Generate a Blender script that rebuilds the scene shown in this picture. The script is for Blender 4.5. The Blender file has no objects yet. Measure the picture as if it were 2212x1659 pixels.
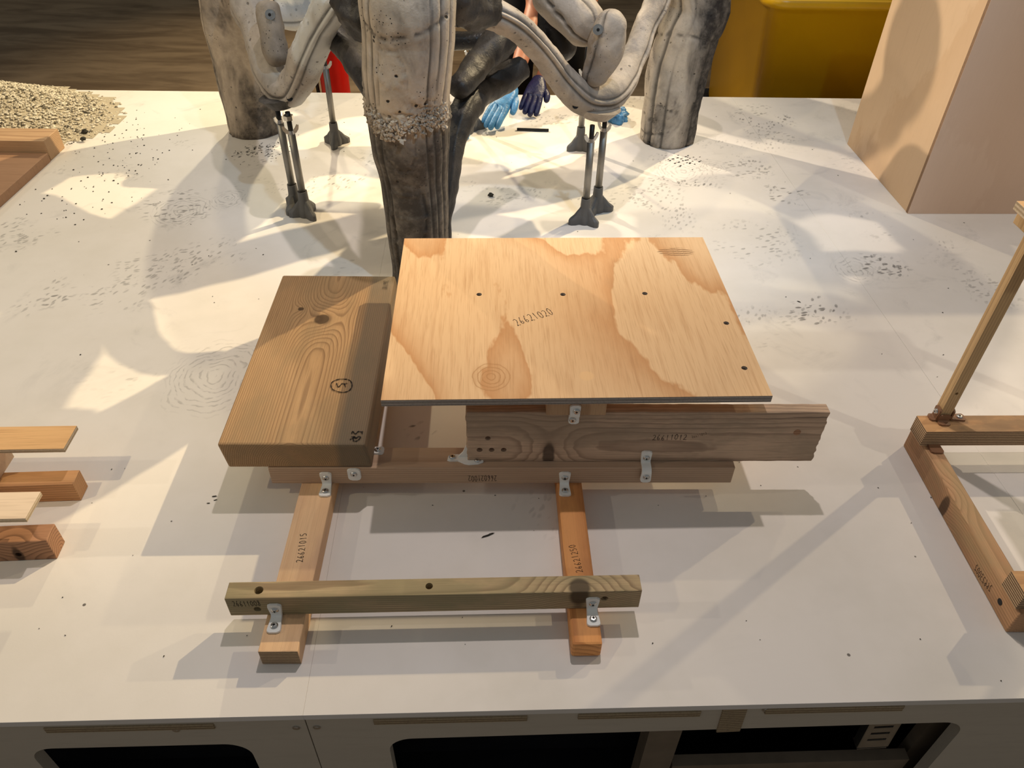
import bpy, bmesh, math, random
from mathutils import Vector, Matrix, Quaternion
from mathutils import noise as mn
from math import sin, cos, pi, radians, exp, sqrt, atan2

C = bpy.context.scene.collection
rng = random.Random(7)

# ------------------------------------------------------------------ camera
FPX, PITCH, ROLL = 1642.41, 0.710224, 0.019176
cam_d = bpy.data.cameras.new('camera'); cam = bpy.data.objects.new('camera', cam_d); C.objects.link(cam)
cam_d.sensor_fit = 'HORIZONTAL'; cam_d.sensor_width = 36.0; cam_d.lens = 36.0 * FPX / 2212.0
cam_d.clip_start = 0.02; cam_d.clip_end = 60
_f = Vector((0, cos(PITCH), -sin(PITCH))); _u = Vector((0, sin(PITCH), cos(PITCH))); _r = Vector((1, 0, 0))
_R = _r * cos(ROLL) + _u * sin(ROLL); _U = _u * cos(ROLL) - _r * sin(ROLL)
cam.matrix_world = Matrix(((_R.x, _U.x, -_f.x, 0), (_R.y, _U.y, -_f.y, 0), (_R.z, _U.z, -_f.z, 1.0), (0, 0, 0, 1)))
bpy.context.scene.camera = cam

# ------------------------------------------------------------------ world, lamps, exposure
sc = bpy.context.scene
sc.view_settings.view_transform = 'Standard'; sc.view_settings.look = 'None'
sc.view_settings.exposure = 0.0; sc.view_settings.gamma = 1.0; sc.view_settings.use_curve_mapping = False
wd = bpy.data.worlds.new('World'); sc.world = wd; wd.use_nodes = True
wd.node_tree.nodes['Background'].inputs[0].default_value = (0.93, 0.97, 1.0, 1)
wd.node_tree.nodes['Background'].inputs[1].default_value = 0.18

def spot(name, loc, target, watts, col, size=110, blend=0.9, rad=0.03):
    d = bpy.data.lights.new(name, 'SPOT'); d.energy = watts; d.color = col
    d.spot_size = radians(size); d.spot_blend = blend; d.shadow_soft_size = rad
    o = bpy.data.objects.new(name, d); C.objects.link(o); o.location = loc
    o.rotation_euler = (Vector(target) - Vector(loc)).to_track_quat('-Z', 'Y').to_euler()
    return o
LAMPS = [
    ('spot_left',        (-3.85, 0.45, 2.4), (1.0, 2.0, 0), 60, (1, .87, .72), 50, .7, .03),
    ('spot_left_near',   (-2.0, 0.25, 2.6), (-.95, 2.2, 0), 100, (1, .80, .48), 58, .5, .03),
    ('spot_back',        (-0.83, 4.2, 1.85), (-.6, 2.2, 0), 130, (1, .86, .58), 110, .9, .03),
    ('spot_right_back',  (2.6, 4.35, 3.5), (-1.5, 1.9, 0), 1250, (1, .79, .48), 47, 1.0, .03),
    ('spot_left_back',   (-2.1, 4.3, 2.6), (1.5, 1.9, 0), 500, (1, .84, .64), 48, 1.0, .03),
    ('spot_right_near',  (3.7, 3.35, 2.45), (.9, .95, 0), 170, (1, .80, .52), 38, .8, .03),
    ('spot_top',         (0.15, 1.75, 2.9), (0.15, 0.8, 0), 104, (1, .89, .85), 100, .9, .03),
    ('spot_front_cool',  (0.7, 0.3, 2.6), (0.1, 2.5, .2), 85, (.52, .75, 1), 46, .4, .03),
    ('spot_front_right', (2.9, -0.4, 2.5), (1.2, 2.2, 0), 70, (1, .93, .78), 46, .45, .03),
    ('fill_floor',        (-1.6, 5.4, 2.7), (-1.0, 3.9, -.45), 160, (1.0, .80, .52), 75, .9, .10)]  # last entry: added fill that brightens the floor behind, no known fixture
for a in LAMPS: spot(*a)

# ------------------------------------------------------------------ data measured off line, in metres
D={'boltL': [-0.5784, 1.88, 0.4943],
 'boltR': [0.1772, 1.8, 0.5011],
 'box': {'bbeam': [-0.0128, 0.8902, 0.0328, 0.0276, 0.7771, 0.0474, 0.0382],
         'beam2': [-1.0248, 0.8337, 0.0, 0.0706, 0.5981, 0.0326, 0.0412],
         'beam3': [-1.0094, 0.7081, 0.0, 0.0807, 0.597, 0.0239, 0.0455],
         'box': [1.4789, 2.1671, 0.0, 0.0374, 0.8035, 0.4686, 1.2],
         'diag': [0.7486, 0.8155, 0.0, 0.0136, 0.0303, 0.3877, 0.0472],
         'fbeam': [-0.1032, 0.6313, 0.0328, 0.0453, 0.5878, 0.028, 0.0415],
         'lam': [0.9769, 0.99, 0.0472, 0.0324, 0.5041, 0.042, 0.0344],
         'lrail': [-0.3238, 0.8494, 0.0, 0.0269, 0.0549, 0.6001, 0.0328],
         'plank': [-0.3577, 1.1083, 0.071, 0.0305, 0.2424, 0.5, 0.0543],
         'ply': [0.0912, 1.1122, 0.2132, 0.0456, 0.6029, 0.485, 0.0129],
         'post': [1.1998, 1.5716, 0.0816, 0.0305, 0.0219, 0.0348, 0.5],
         'rrail': [0.1004, 0.8693, 0.0, 0.0403, 0.0429, 0.6002, 0.0355],
         'sboard': [0.218, 0.8976, 0.071, 0.0273, 0.5808, 0.0213, 0.1122],
         'tl': [-1.6949, 2.192, 0.0, 0.0153, 0.5984, 0.0931, 0.061],
         'tlp': [-1.6928, 2.0238, 0.0, -0.0101, 0.5983, 0.2522, 0.0258]},
 'br': {'c1': [[-0.2956, -0.0237, -0.0058]],
        'c1b': [[0.0172, -0.0074, 0.0164]],
        'c2': [[-0.2477, -0.0237, 0.0077]],
        'c3': [[0.1038, -0.0237, -0.0067]],
        'c3b': [[-0.0094, -0.0188, 0.0178]],
        'c4': [[0.0081, -0.0107, -0.0484]],
        'c4b': [[0.2382, -0.0237, 0.008]],
        'c5': [[-0.0907, -0.0008, 0.0191], [-0.0648, -0.0083, 0.0191]],
        'c5b': [[-0.2792, -0.0107, -0.0426]],
        'c6': [[-0.2122, 0.0166, 0.0191]],
        'c7': [[-0.1212, -0.0107, 0.039], [-0.117, -0.0107, 0.0531], [-0.1639, -0.0107, 0.0485], [-0.0703, -0.0107, 0.0491]],
        'c8': [[-0.2277, -0.014, -0.0123]],
        'c8b': [[-0.0093, -0.2621, 0.0164]],
        'c9': [[0.2247, -0.014, -0.0099]],
        'c9b': [[0.011, -0.2615, 0.0178]]},
 'cam': [1642.446055, 0.71023, 0.019186],
 'holes': {'beam3_front': [[0.2454, -0.012, -0.0075]],
           'diag_left': [[-0.0151, -0.1566, -0.001], [-0.0151, 0.032, -0.0111]],
           'fbeam_front': [[-0.2532, -0.014, -0.0056], [0.2416, -0.014, 0.0035]],
           'fbeam_top': [[-0.2489, -0.0005, 0.0208], [-0.0092, 0.0009, 0.0208]],
           'plank_top': [[-0.0105, 0.0926, 0.0272], [-0.0592, 0.1268, 0.0272], [0.0573, -0.1023, 0.0272]],
           'ply_top': [[-0.152, 0.0412, 0.0064], [-0.0003, 0.0394, 0.0064], [0.1494, 0.0407, 0.0064], [0.2761, -0.0521, 0.0064], [0.275, -0.1745, 0.0064]],
           'sboard_front': [[-0.2559, -0.0107, -0.0015], [-0.2698, -0.0107, -0.0284], [-0.2499, -0.0107, -0.0284], [-0.23, -0.0107, -0.0284], [0.2478, -0.0107, 0.0122], [-0.1553, -0.0107, -0.0394]]},
 'limb': {'black_tube': [[0.0854, 2.05, 0.4624, 0.0418], [0.0962, 2.02, 0.4164, 0.0489], [0.1193, 1.98, 0.3733, 0.0326]],
          'cloth': [[0.0467, 2.0, 0.5467, 0.0496], [0.1034, 1.98, 0.507, 0.0555], [0.1554, 1.93, 0.4696, 0.0507], [0.181, 1.9, 0.4423, 0.0264]],
          'dark_back': [[-0.2245, 2.15, 0.3611, 0.0237], [-0.1496, 2.15, 0.3648, 0.0236], [-0.0687, 2.15, 0.3698, 0.0236]],
          'dark_left': [[-0.4439, 1.85, 0.4958, 0.0316], [-0.3973, 1.78, 0.4721, 0.0309], [-0.3502, 1.68, 0.4647, 0.0296], [-0.3065, 1.6, 0.435, 0.025]],
          'dark_right': [[0.0185, 1.98, 0.3579, 0.0281], [-0.0388, 1.93, 0.3395, 0.0369], [-0.0929, 1.85, 0.3351, 0.0358], [-0.1262, 1.75, 0.3223, 0.0345], [-0.1443, 1.68, 0.2792, 0.0255],
                         [-0.1526, 1.64, 0.2072, 0.0214], [-0.1665, 1.61, 0.1279, 0.0196]],
          'dark_upper': [[-0.1383, 1.72, 0.3809, 0.0229], [-0.0959, 1.82, 0.4098, 0.0322], [-0.0497, 1.9, 0.4329, 0.0397], [-0.0124, 1.98, 0.4581, 0.0339]],
          'front_leg': [[-0.2035, 1.5, 0.6254, 0.0892], [-0.2062, 1.5, 0.5657, 0.0882], [-0.2127, 1.5, 0.5024, 0.0863], [-0.2188, 1.51, 0.4363, 0.0829], [-0.2189, 1.51, 0.3602, 0.0799],
                        [-0.2164, 1.51, 0.2579, 0.0714], [-0.2168, 1.51, 0.1463, 0.0684]],
          'left_leg': [[-0.8508, 2.41, 0.3889, 0.084], [-0.852, 2.41, 0.2729, 0.0869], [-0.8503, 2.41, 0.163, 0.0867], [-0.8497, 2.41, 0.0187, 0.0841]],
          'pale_back': [[-0.6931, 2.3, 0.3889, 0.0417], [-0.6283, 2.3, 0.3864, 0.0444], [-0.5214, 2.3, 0.404, 0.0467]],
          'right_leg': [[0.5226, 2.4, 0.4156, 0.0858], [0.5032, 2.4, 0.3137, 0.0911], [0.4883, 2.4, 0.2055, 0.0925], [0.4869, 2.4, 0.0229, 0.0868]],
          'stub_left': [[-0.5931, 1.93, 0.5121, 0.026], [-0.5904, 1.92, 0.4795, 0.0284], [-0.581, 1.89, 0.4261, 0.0297], [-0.5675, 1.86, 0.3881, 0.0264]],
          'stub_right': [[0.2058, 1.86, 0.5243, 0.0251], [0.2086, 1.86, 0.4849, 0.0361], [0.2034, 1.86, 0.4391, 0.0433], [0.1835, 1.86, 0.3806, 0.0331], [0.178, 1.86, 0.3533, 0.0245]],
          'v_left': [[-0.3593, 1.66, 0.5916, 0.0353], [-0.4134, 1.72, 0.5266, 0.0334], [-0.4627, 1.78, 0.4561, 0.0374], [-0.5124, 1.83, 0.3744, 0.0383], [-0.5517, 1.86, 0.3273, 0.0371],
                     [-0.5955, 1.9, 0.3326, 0.0388], [-0.6247, 1.97, 0.3739, 0.0463], [-0.6503, 2.04, 0.4247, 0.0503], [-0.6832, 2.1, 0.4685, 0.0543]],
          'v_right': [[-0.1227, 1.66, 0.5872, 0.0298], [-0.0773, 1.68, 0.5674, 0.0303], [-0.0301, 1.7, 0.5452, 0.029], [0.0113, 1.73, 0.5102, 0.0288], [0.0542, 1.78, 0.4537, 0.0291],
                      [0.1085, 1.83, 0.3765, 0.0317], [0.1624, 1.86, 0.3241, 0.0383], [0.2187, 1.9, 0.3117, 0.0414], [0.2645, 1.96, 0.335, 0.0374], [0.2938, 2.02, 0.3696, 0.0319],
                      [0.3222, 2.08, 0.4256, 0.0309], [0.3563, 2.14, 0.477, 0.0323]]},
 'misc': {'heap': [[-1.8686, 2.7601, 0.0], [-1.7265, 2.6757, 0.0], [-1.5561, 2.5546, 0.0], [-1.4037, 2.4218, 0.0], [-1.3571, 2.3489, 0.0], [-1.3406, 2.2603, 0.0], [-1.3451, 2.1591, 0.0],
                   [-1.3713, 2.1258, 0.0], [-1.386, 1.9884, 0.0]],
          'peb': [[-1.5008, 2.5366, 0.0], [-1.3789, 2.3478, 0.0], [-1.3598, 2.291, 0.0], [-1.7548, 2.6607, 0.0]],
          'scuff': [[-0.9219, 1.8825, 0.0], [0.5346, 2.1461, 0.0], [0.692, 1.4434, 0.0], [0.9165, 1.6405, 0.0], [0.8543, 2.6134, 0.0], [-1.0926, 1.4393, 0.0], [-0.9566, 1.4439, 0.0],
                    [-0.7933, 2.2339, 0.0], [0.3981, 1.6879, 0.0], [-0.4454, 1.2076, 0.0], [0.7795, 2.0214, 0.0]]},
 'txt': {'bb': [[-0.0113, -0.0237, 0.0016], [-0.0602, -0.0237, -0.0006], [-0.0113, -0.0237, -0.0122]],
         'dg': [[-0.0151, -0.133, -0.0121], [-0.0151, -0.0854, -0.0171]],
         'fb': [[-0.2845, -0.014, 0.0025], [-0.2449, -0.014, 0.0034], [-0.2818, -0.014, 0.015]],
         'lr': [[0.0064, -0.1508, 0.0164], [0.0006, -0.0943, 0.0164], [-0.0035, -0.1508, 0.0164]],
         'pk': [[0.0894, 0.2364, 0.0272], [0.1008, 0.2016, 0.0272]],
         'plank_strokes': [[[0.0634, -0.0887, 0.0272], [0.0486, -0.0887, 0.0272], [0.0384, -0.0962, 0.0272], [0.0381, -0.1078, 0.0272], [0.0437, -0.1175, 0.0272], [0.0579, -0.1236, 0.0272],
                            [0.0682, -0.1216, 0.0272], [0.0737, -0.1135, 0.0272], [0.0737, -0.1024, 0.0272], [0.0694, -0.0929, 0.0272], [0.0644, -0.09, 0.0272]],
                           [[0.0465, -0.0995, 0.0272], [0.0494, -0.1078, 0.0272], [0.0522, -0.1086, 0.0272], [0.0563, -0.1004, 0.0272], [0.0601, -0.1012, 0.0272], [0.065, -0.0995, 0.0272]],
                           [[0.0601, -0.1012, 0.0272], [0.0632, -0.1094, 0.0272]],
                           [[0.0906, -0.2258, 0.0272], [0.0914, -0.2207, 0.0272], [0.0967, -0.2265, 0.0272], [0.1009, -0.2208, 0.0272], [0.1066, -0.2222, 0.0272], [0.1078, -0.2201, 0.0272]],
                           [[0.1077, -0.2229, 0.0272], [0.1072, -0.2265, 0.0272]],
                           [[0.0895, -0.2392, 0.0272], [0.0937, -0.2371, 0.0272], [0.096, -0.2322, 0.0272], [0.0956, -0.242, 0.0272], [0.1007, -0.2428, 0.0272], [0.1049, -0.2379, 0.0272],
                            [0.1061, -0.2336, 0.0272], [0.1018, -0.2329, 0.0272], [0.0991, -0.2371, 0.0272], [0.0969, -0.2336, 0.0272], [0.0907, -0.2336, 0.0272]]],
         'ply': [[-0.087, -0.0541, 0.0064], [-0.0183, -0.0209, 0.0064], [-0.0894, -0.0338, 0.0064]],
         'rr': [[-0.0009, -0.1764, 0.0178], [-0.0013, -0.1261, 0.0178], [0.0121, -0.1733, 0.0178]],
         'sb': [[0.0131, -0.0107, -0.0048], [0.071, -0.0107, -0.0048], [0.0115, -0.0107, 0.0069]],
         'sb2': [[0.0779, -0.0107, -0.0005], [0.1015, -0.0107, 0.008]]}}
BOX = D['box']; HOLES = D['holes']; TXT = D['txt']; LIMB = D['limb']

# ------------------------------------------------------------------ object helpers
WM = {}
def put(o, M=None, parent=None):
    M = M or Matrix.Identity(4)
    if parent is None: o.matrix_basis = M
    else:
        o.parent = parent; o.matrix_parent_inverse = Matrix.Identity(4)
        o.matrix_basis = WM[parent.name].inverted() @ M
    WM[o.name] = M.copy()
    return o
def mesh_from(name, verts, faces, mats, smooth=False):
    me = bpy.data.meshes.new(name); me.from_pydata([tuple(v) for v in verts], [], faces)
    for m in (mats if isinstance(mats, (list, tuple)) else [mats]): me.materials.append(m)
    if smooth: me.polygons.foreach_set('use_smooth', [True] * len(me.polygons))
    me.update(); return me
def obj(name, me, M=None, parent=None):
    o = bpy.data.objects.new(name, me); C.objects.link(o); put(o, M, parent); return o
def bm_obj(name, bm, mats, M=None, parent=None, smooth=False):
    me = bpy.data.meshes.new(name); bmesh.ops.recalc_face_normals(bm, faces=bm.faces); bm.to_mesh(me); bm.free()
    for m in (mats if isinstance(mats, (list, tuple)) else [mats]): me.materials.append(m)
    if smooth: me.polygons.foreach_set('use_smooth', [True] * len(me.polygons))
    return obj(name, me, M, parent)
def tag(o, label, cat, group=None, kind=None):
    if label: o['label'] = label
    if cat: o['category'] = cat
    if group: o['group'] = group
    if kind: o['kind'] = kind
    return o
def thing(name, label, cat, loc=(0, 0, 0), rz=0, group=None):
    o = bpy.data.objects.new(name, None); o.empty_display_size = 0.05; C.objects.link(o)
    put(o, Matrix.Translation(loc) @ Matrix.Rotation(rz, 4, 'Z')); return tag(o, label, cat, group)
def box_bm(L, W, H, bev=0.0012, seg=2, jag=0.0, sub=0):
    bm = bmesh.new(); bmesh.ops.create_cube(bm, size=1.0)
    bmesh.ops.scale(bm, vec=(L, W, H), verts=bm.verts)
    if bev: bmesh.ops.bevel(bm, geom=list(bm.edges), offset=bev, segments=seg, profile=0.5, affect='EDGES')
    return bm
def BM4(k, dz=0):
    x, y, z, yaw, L, W, H = BOX[k]
    return Matrix.Translation((x, y, z + H / 2)) @ Matrix.Rotation(yaw, 4, 'Z')
def add_box(bm, c, s, rz=0):
    r = bmesh.ops.create_cube(bm, size=1.0); M = Matrix.Translation(c) @ Matrix.Rotation(rz, 4, 'Z') @ Matrix.Diagonal((s[0], s[1], s[2], 1))
    bmesh.ops.transform(bm, matrix=M, verts=r['verts'])
def add_cyl(bm, p0, p1, r0, r1=None, n=20, caps=True):
    p0 = Vector(p0); p1 = Vector(p1); d = p1 - p0
    r = bmesh.ops.create_cone(bm, cap_ends=caps, segments=n, radius1=r0, radius2=r0 if r1 is None else r1, depth=d.length)
    M = Matrix.Translation((p0 + p1) / 2) @ d.to_track_quat('Z', 'Y').to_matrix().to_4x4()
    bmesh.ops.transform(bm, matrix=M, verts=r['verts'])
def drill(o, holes):
    """cut real blind holes: holes = [(point, direction into the body, radius, depth)] in local coordinates"""
    bm = bmesh.new()
    for p, d, r, dep in holes:
        p = Vector(p); d = Vector(d).normalized(); add_cyl(bm, p - d * 0.004, p + d * dep, r, r * 0.85, 16)
    me = bpy.data.meshes.new('drill_bit'); bm.to_mesh(me); bm.free()
    cut = bpy.data.objects.new('drill_bit', me); C.objects.link(cut); cut.matrix_basis = WM[o.name]
    md = o.modifiers.new('drill', 'BOOLEAN'); md.object = cut; md.operation = 'DIFFERENCE'; md.solver = 'EXACT'
    bpy.context.view_layer.update()
    new = bpy.data.meshes.new_from_object(o.evaluated_get(bpy.context.evaluated_depsgraph_get()))
    o.modifiers.clear(); nm = o.data.name; o.data = new; new.name = nm
    bpy.data.objects.remove(cut); bpy.data.meshes.remove(me)

# ------------------------------------------------------------------ node helper
class NT:
    def __init__(s, name):
        s.m = bpy.data.materials.new(name); s.m.use_nodes = True; s.t = s.m.node_tree
        s.b = s.t.nodes['Principled BSDF']; s.out = s.t.nodes['Material Output']
    def n(s, ty, **kw):
        nd = s.t.nodes.new(ty)
        for k, v in kw.items():
            if k.startswith('_'): setattr(nd, k[1:], v)
        for k, v in kw.items():
            if not k.startswith('_'):
                key = int(k[1:]) if k[0] == 'i' and k[1:].isdigit() else k.replace('__', ' ')
                s.set(nd.inputs[key], v)
        return nd
    def set(s, inp, v):
        if hasattr(v, 'is_output'): s.t.links.new(v, inp)
        elif isinstance(v, bpy.types.Node): s.t.links.new(v.outputs[0], inp)
        else:
            if isinstance(v, (tuple, list)) and inp.type == 'RGBA' and len(v) == 3: v = (*v, 1)
            inp.default_value = v
    def math(s, op, a, b=None, c=None, clamp=False):
        nd = s.t.nodes.new('ShaderNodeMath'); nd.operation = op; nd.use_clamp = clamp
        s.set(nd.inputs[0], a)
        if b is not None: s.set(nd.inputs[1], b)
        if c is not None: s.set(nd.inputs[2], c)
        return nd.outputs[0]
    def vmath(s, op, a, b=None):
        nd = s.t.nodes.new('ShaderNodeVectorMath'); nd.operation = op; s.set(nd.inputs[0], a)
        if b is not None: s.set(nd.inputs[1], b)
        return nd.outputs['Value'] if op in ('DISTANCE', 'LENGTH', 'DOT_PRODUCT') else nd.outputs[0]
    def mix(s, fac, a, b, blend='MIX'):
        nd = s.t.nodes.new('ShaderNodeMix'); nd.data_type = 'RGBA'; nd.blend_type = blend
        s.set(nd.inputs[0], fac); s.set(nd.inputs[6], a); s.set(nd.inputs[7], b); return nd.outputs[2]
    def noise(s, vec, scale=1.0, detail=3.0, rough=0.5, dist=0.0):
        nd = s.n('ShaderNodeTexNoise', Vector=vec, Scale=scale, Detail=detail, Roughness=rough, Distortion=dist); return nd.outputs[0]
    def smooth(s, x, lo, hi, a=0.0, b=1.0):
        nd = s.t.nodes.new('ShaderNodeMapRange'); nd.interpolation_type = 'SMOOTHSTEP'
        s.set(nd.inputs[0], x); s.set(nd.inputs[1], lo); s.set(nd.inputs[2], hi); s.set(nd.inputs[3], a); s.set(nd.inputs[4], b); return nd.outputs[0]
    def ramp(s, x, stops, interp='LINEAR'):
        nd = s.t.nodes.new('ShaderNodeValToRGB'); cr = nd.color_ramp; cr.interpolation = interp
        while len(cr.elements) < len(stops): cr.elements.new(0.5)
        for e, (p, c) in zip(cr.elements, stops): e.position = p; e.color = (*c, 1) if len(c) == 3 else c
        s.set(nd.inputs[0], x); return nd.outputs[0]
    def coords(s): return s.n('ShaderNodeTexCoord').outputs['Object']
    def scale(s, v, k): return s.vmath('MULTIPLY', v, k)
    def sep(s, v): 
        nd = s.n('ShaderNodeSeparateXYZ', i0=v); return nd.outputs[0], nd.outputs[1], nd.outputs[2]
    def comb(s, x, y, z): return s.n('ShaderNodeCombineXYZ', i0=x, i1=y, i2=z).outputs[0]
    def bump(s, h, strength=0.3, dist=0.002):
        nd = s.n('ShaderNodeBump', Strength=strength, Distance=dist, Height=h); s.t.links.new(nd.outputs[0], s.b.inputs['Normal'])
    def fin(s, col, rough=0.6, metal=0.0, spec=0.35):
        s.set(s.b.inputs['Base Color'], col); s.set(s.b.inputs['Roughness'], rough); s.set(s.b.inputs['Metallic'], metal)
        s.set(s.b.inputs['Specular IOR Level'], spec); return s.m
def S(r, g, b):
    f = lambda c: (c / 255 / 12.92) if c / 255 <= 0.04045 else ((c / 255 + 0.055) / 1.055) ** 2.4
    return (f(r), f(g), f(b))
def flat(name, col, rough=0.5, metal=0.0, spec=0.4, nz=0.08, nscale=30):
    t = NT(name); P = t.coords(); n = t.noise(P, nscale, 4)
    c = t.mix(t.smooth(n, .3, .7), tuple(x * (1 - nz) for x in col), tuple(min(1, x * (1 + nz)) for x in col))
    t.bump(t.noise(P, nscale * 12, 2), 0.06, 0.001)
    return t.fin(c, rough, metal, spec)

def wood(name, axis, light, dark, pith=(0.0, -0.05), freq=300, wob=0.004, knots=(), grime=None, grime_amt=0.0, contrast=1.0, rough=0.62, fine=0.35, stripes=None, seed=0.0, crack=0.0):
    """solid timber: growth rings round a pith line, so the faces show cathedral grain and the ends show rings"""
    t = NT(name); P = t.coords(); X, Y, Z = t.sep(P)
    if axis == 'Y': a, b, c = Y, X, Z
    elif axis == 'Z': a, b, c = Z, X, Y
    else: a, b, c = X, Y, Z
    Q = t.comb(a, b, c); Qs = t.vmath('ADD', Q, (seed, seed * .37, seed * .71))
    lowr = t.noise(t.scale(Qs, (2.2, 14, 14)), 1, 3)
    hi = t.noise(t.scale(Qs, (5, 60, 60)), 1, 2)
    db = t.math('SUBTRACT', b, pith[0]); dc = t.math('SUBTRACT', c, pith[1])
    r = t.math('SQRT', t.math('ADD', t.math('MULTIPLY', db, db), t.math('MULTIPLY', dc, dc)))
    r = t.math('ADD', r, t.math('MULTIPLY', t.math('SUBTRACT', lowr, .5), wob * 6))
    r = t.math('ADD', r, t.math('MULTIPLY', t.math('SUBTRACT', hi, .5), wob * .5))
    kd = None
    for (ka, kb, kc, kr) in knots:
        q = t.vmath('LENGTH', t.vmath('MULTIPLY', t.vmath('SUBTRACT', Q, (ka, kb, kc)), (1 / (1.5 * kr), 1 / kr, 0.35 / kr)))
        g = t.math('EXPONENT', t.math('MULTIPLY', t.math('MULTIPLY', q, q), -.16))
        r = t.math('ADD', r, t.math('MULTIPLY', g, kr * 1.5))
        q2 = t.math('ADD', t.vmath('LENGTH', t.vmath('MULTIPLY', t.vmath('SUBTRACT', Q, (ka, kb, kc)), (1 / kr, 1 / kr, 0.35 / kr))), t.math('MULTIPLY', t.math('SUBTRACT', hi, .5), .5))
        dk = t.smooth(q2, 1.15, .75)
        kd = dk if kd is None else t.math('MAXIMUM', kd, dk)
    fr = t.math('FRACT', t.math('MULTIPLY', r, freq))
    ring = t.ramp(fr, [(0, (0, 0, 0)), (.55, (.25, .25, .25)), (.86, (1, 1, 1)), (.94, (.8, .8, .8)), (1, (0, 0, 0))])
    fib = t.noise(t.scale(Qs, (14, 700, 700)), 1, 2, .6)
    blotch = t.noise(t.scale(Qs, (6, 16, 16)), 1, 4)
    col = t.mix(t.math('MULTIPLY', ring, contrast, clamp=True), light, dark)
    col = t.mix(t.math('MULTIPLY', t.smooth(fib, .45, .75), fine, clamp=True), col, tuple(x * .62 for x in dark))
    col = t.mix(t.smooth(blotch, .35, .75, 0, .35), col, tuple(x * .75 for x in light))
    if grime: col = t.mix(t.math('MULTIPLY', t.smooth(t.noise(t.scale(Qs, (4, 9, 9)), 1.5, 5, .6), .42, .62), grime_amt), col, grime)
    if stripes:   # (coordinate of the band, lo, hi, colour, amount) : a weathered strip along one edge
        lo, hi2, sc_, am = stripes
        edge = t.math('ADD', b, t.math('MULTIPLY', t.math('SUBTRACT', lowr, .5), .01))
        col = t.mix(t.smooth(edge, lo, hi2, 0, am), col, sc_)
    if kd is not None: col = t.mix(t.math('MULTIPLY', kd, .85), col, tuple(x * .22 for x in dark))
    h = t.math('ADD', t.math('MULTIPLY', ring, -.5), t.math('MULTIPLY', fib, -.6))
    if crack:
        ck = t.noise(t.scale(Qs, (5, 120, 120)), 1, 3, .55, .4); cm = t.smooth(ck, .66, .72)
        cm = t.math('MULTIPLY', cm, crack); col = t.mix(cm, col, tuple(x * .15 for x in dark)); h = t.math('SUBTRACT', h, t.math('MULTIPLY', cm, 2.0))
    t.bump(h, .35, .0012)
    return t.fin(col, rough, 0, .25)

def layered(name, axis, cols, period, rough=.7):
    """cut edge of plywood or laminated veneer: thin layers stacked along one axis"""
    t = NT(name); P = t.coords(); X, Y, Z = t.sep(P); v = {'X': X, 'Y': Y, 'Z': Z}[axis]
    n = t.noise(t.scale(P, (9, 9, 9)), 1, 3); v = t.math('ADD', v, t.math('MULTIPLY', t.math('SUBTRACT', n, .5), .0016))
    fr = t.math('FRACT', t.math('DIVIDE', v, period))
    k = len(cols); st = []
    for i, c in enumerate(cols): st += [(i / k + .03, c), ((i + 1) / k - .03, c)]
    col = t.ramp(fr, st)
    g = t.noise(t.scale(P, (300, 300, 300)), 1, 2)
    col = t.mix(t.smooth(g, .4, .8, 0, .4), col, tuple(x * .45 for x in cols[0]))
    t.bump(t.math('ADD', fr, g), .25, .001)
    return t.fin(col, rough, 0, .2)

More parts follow.
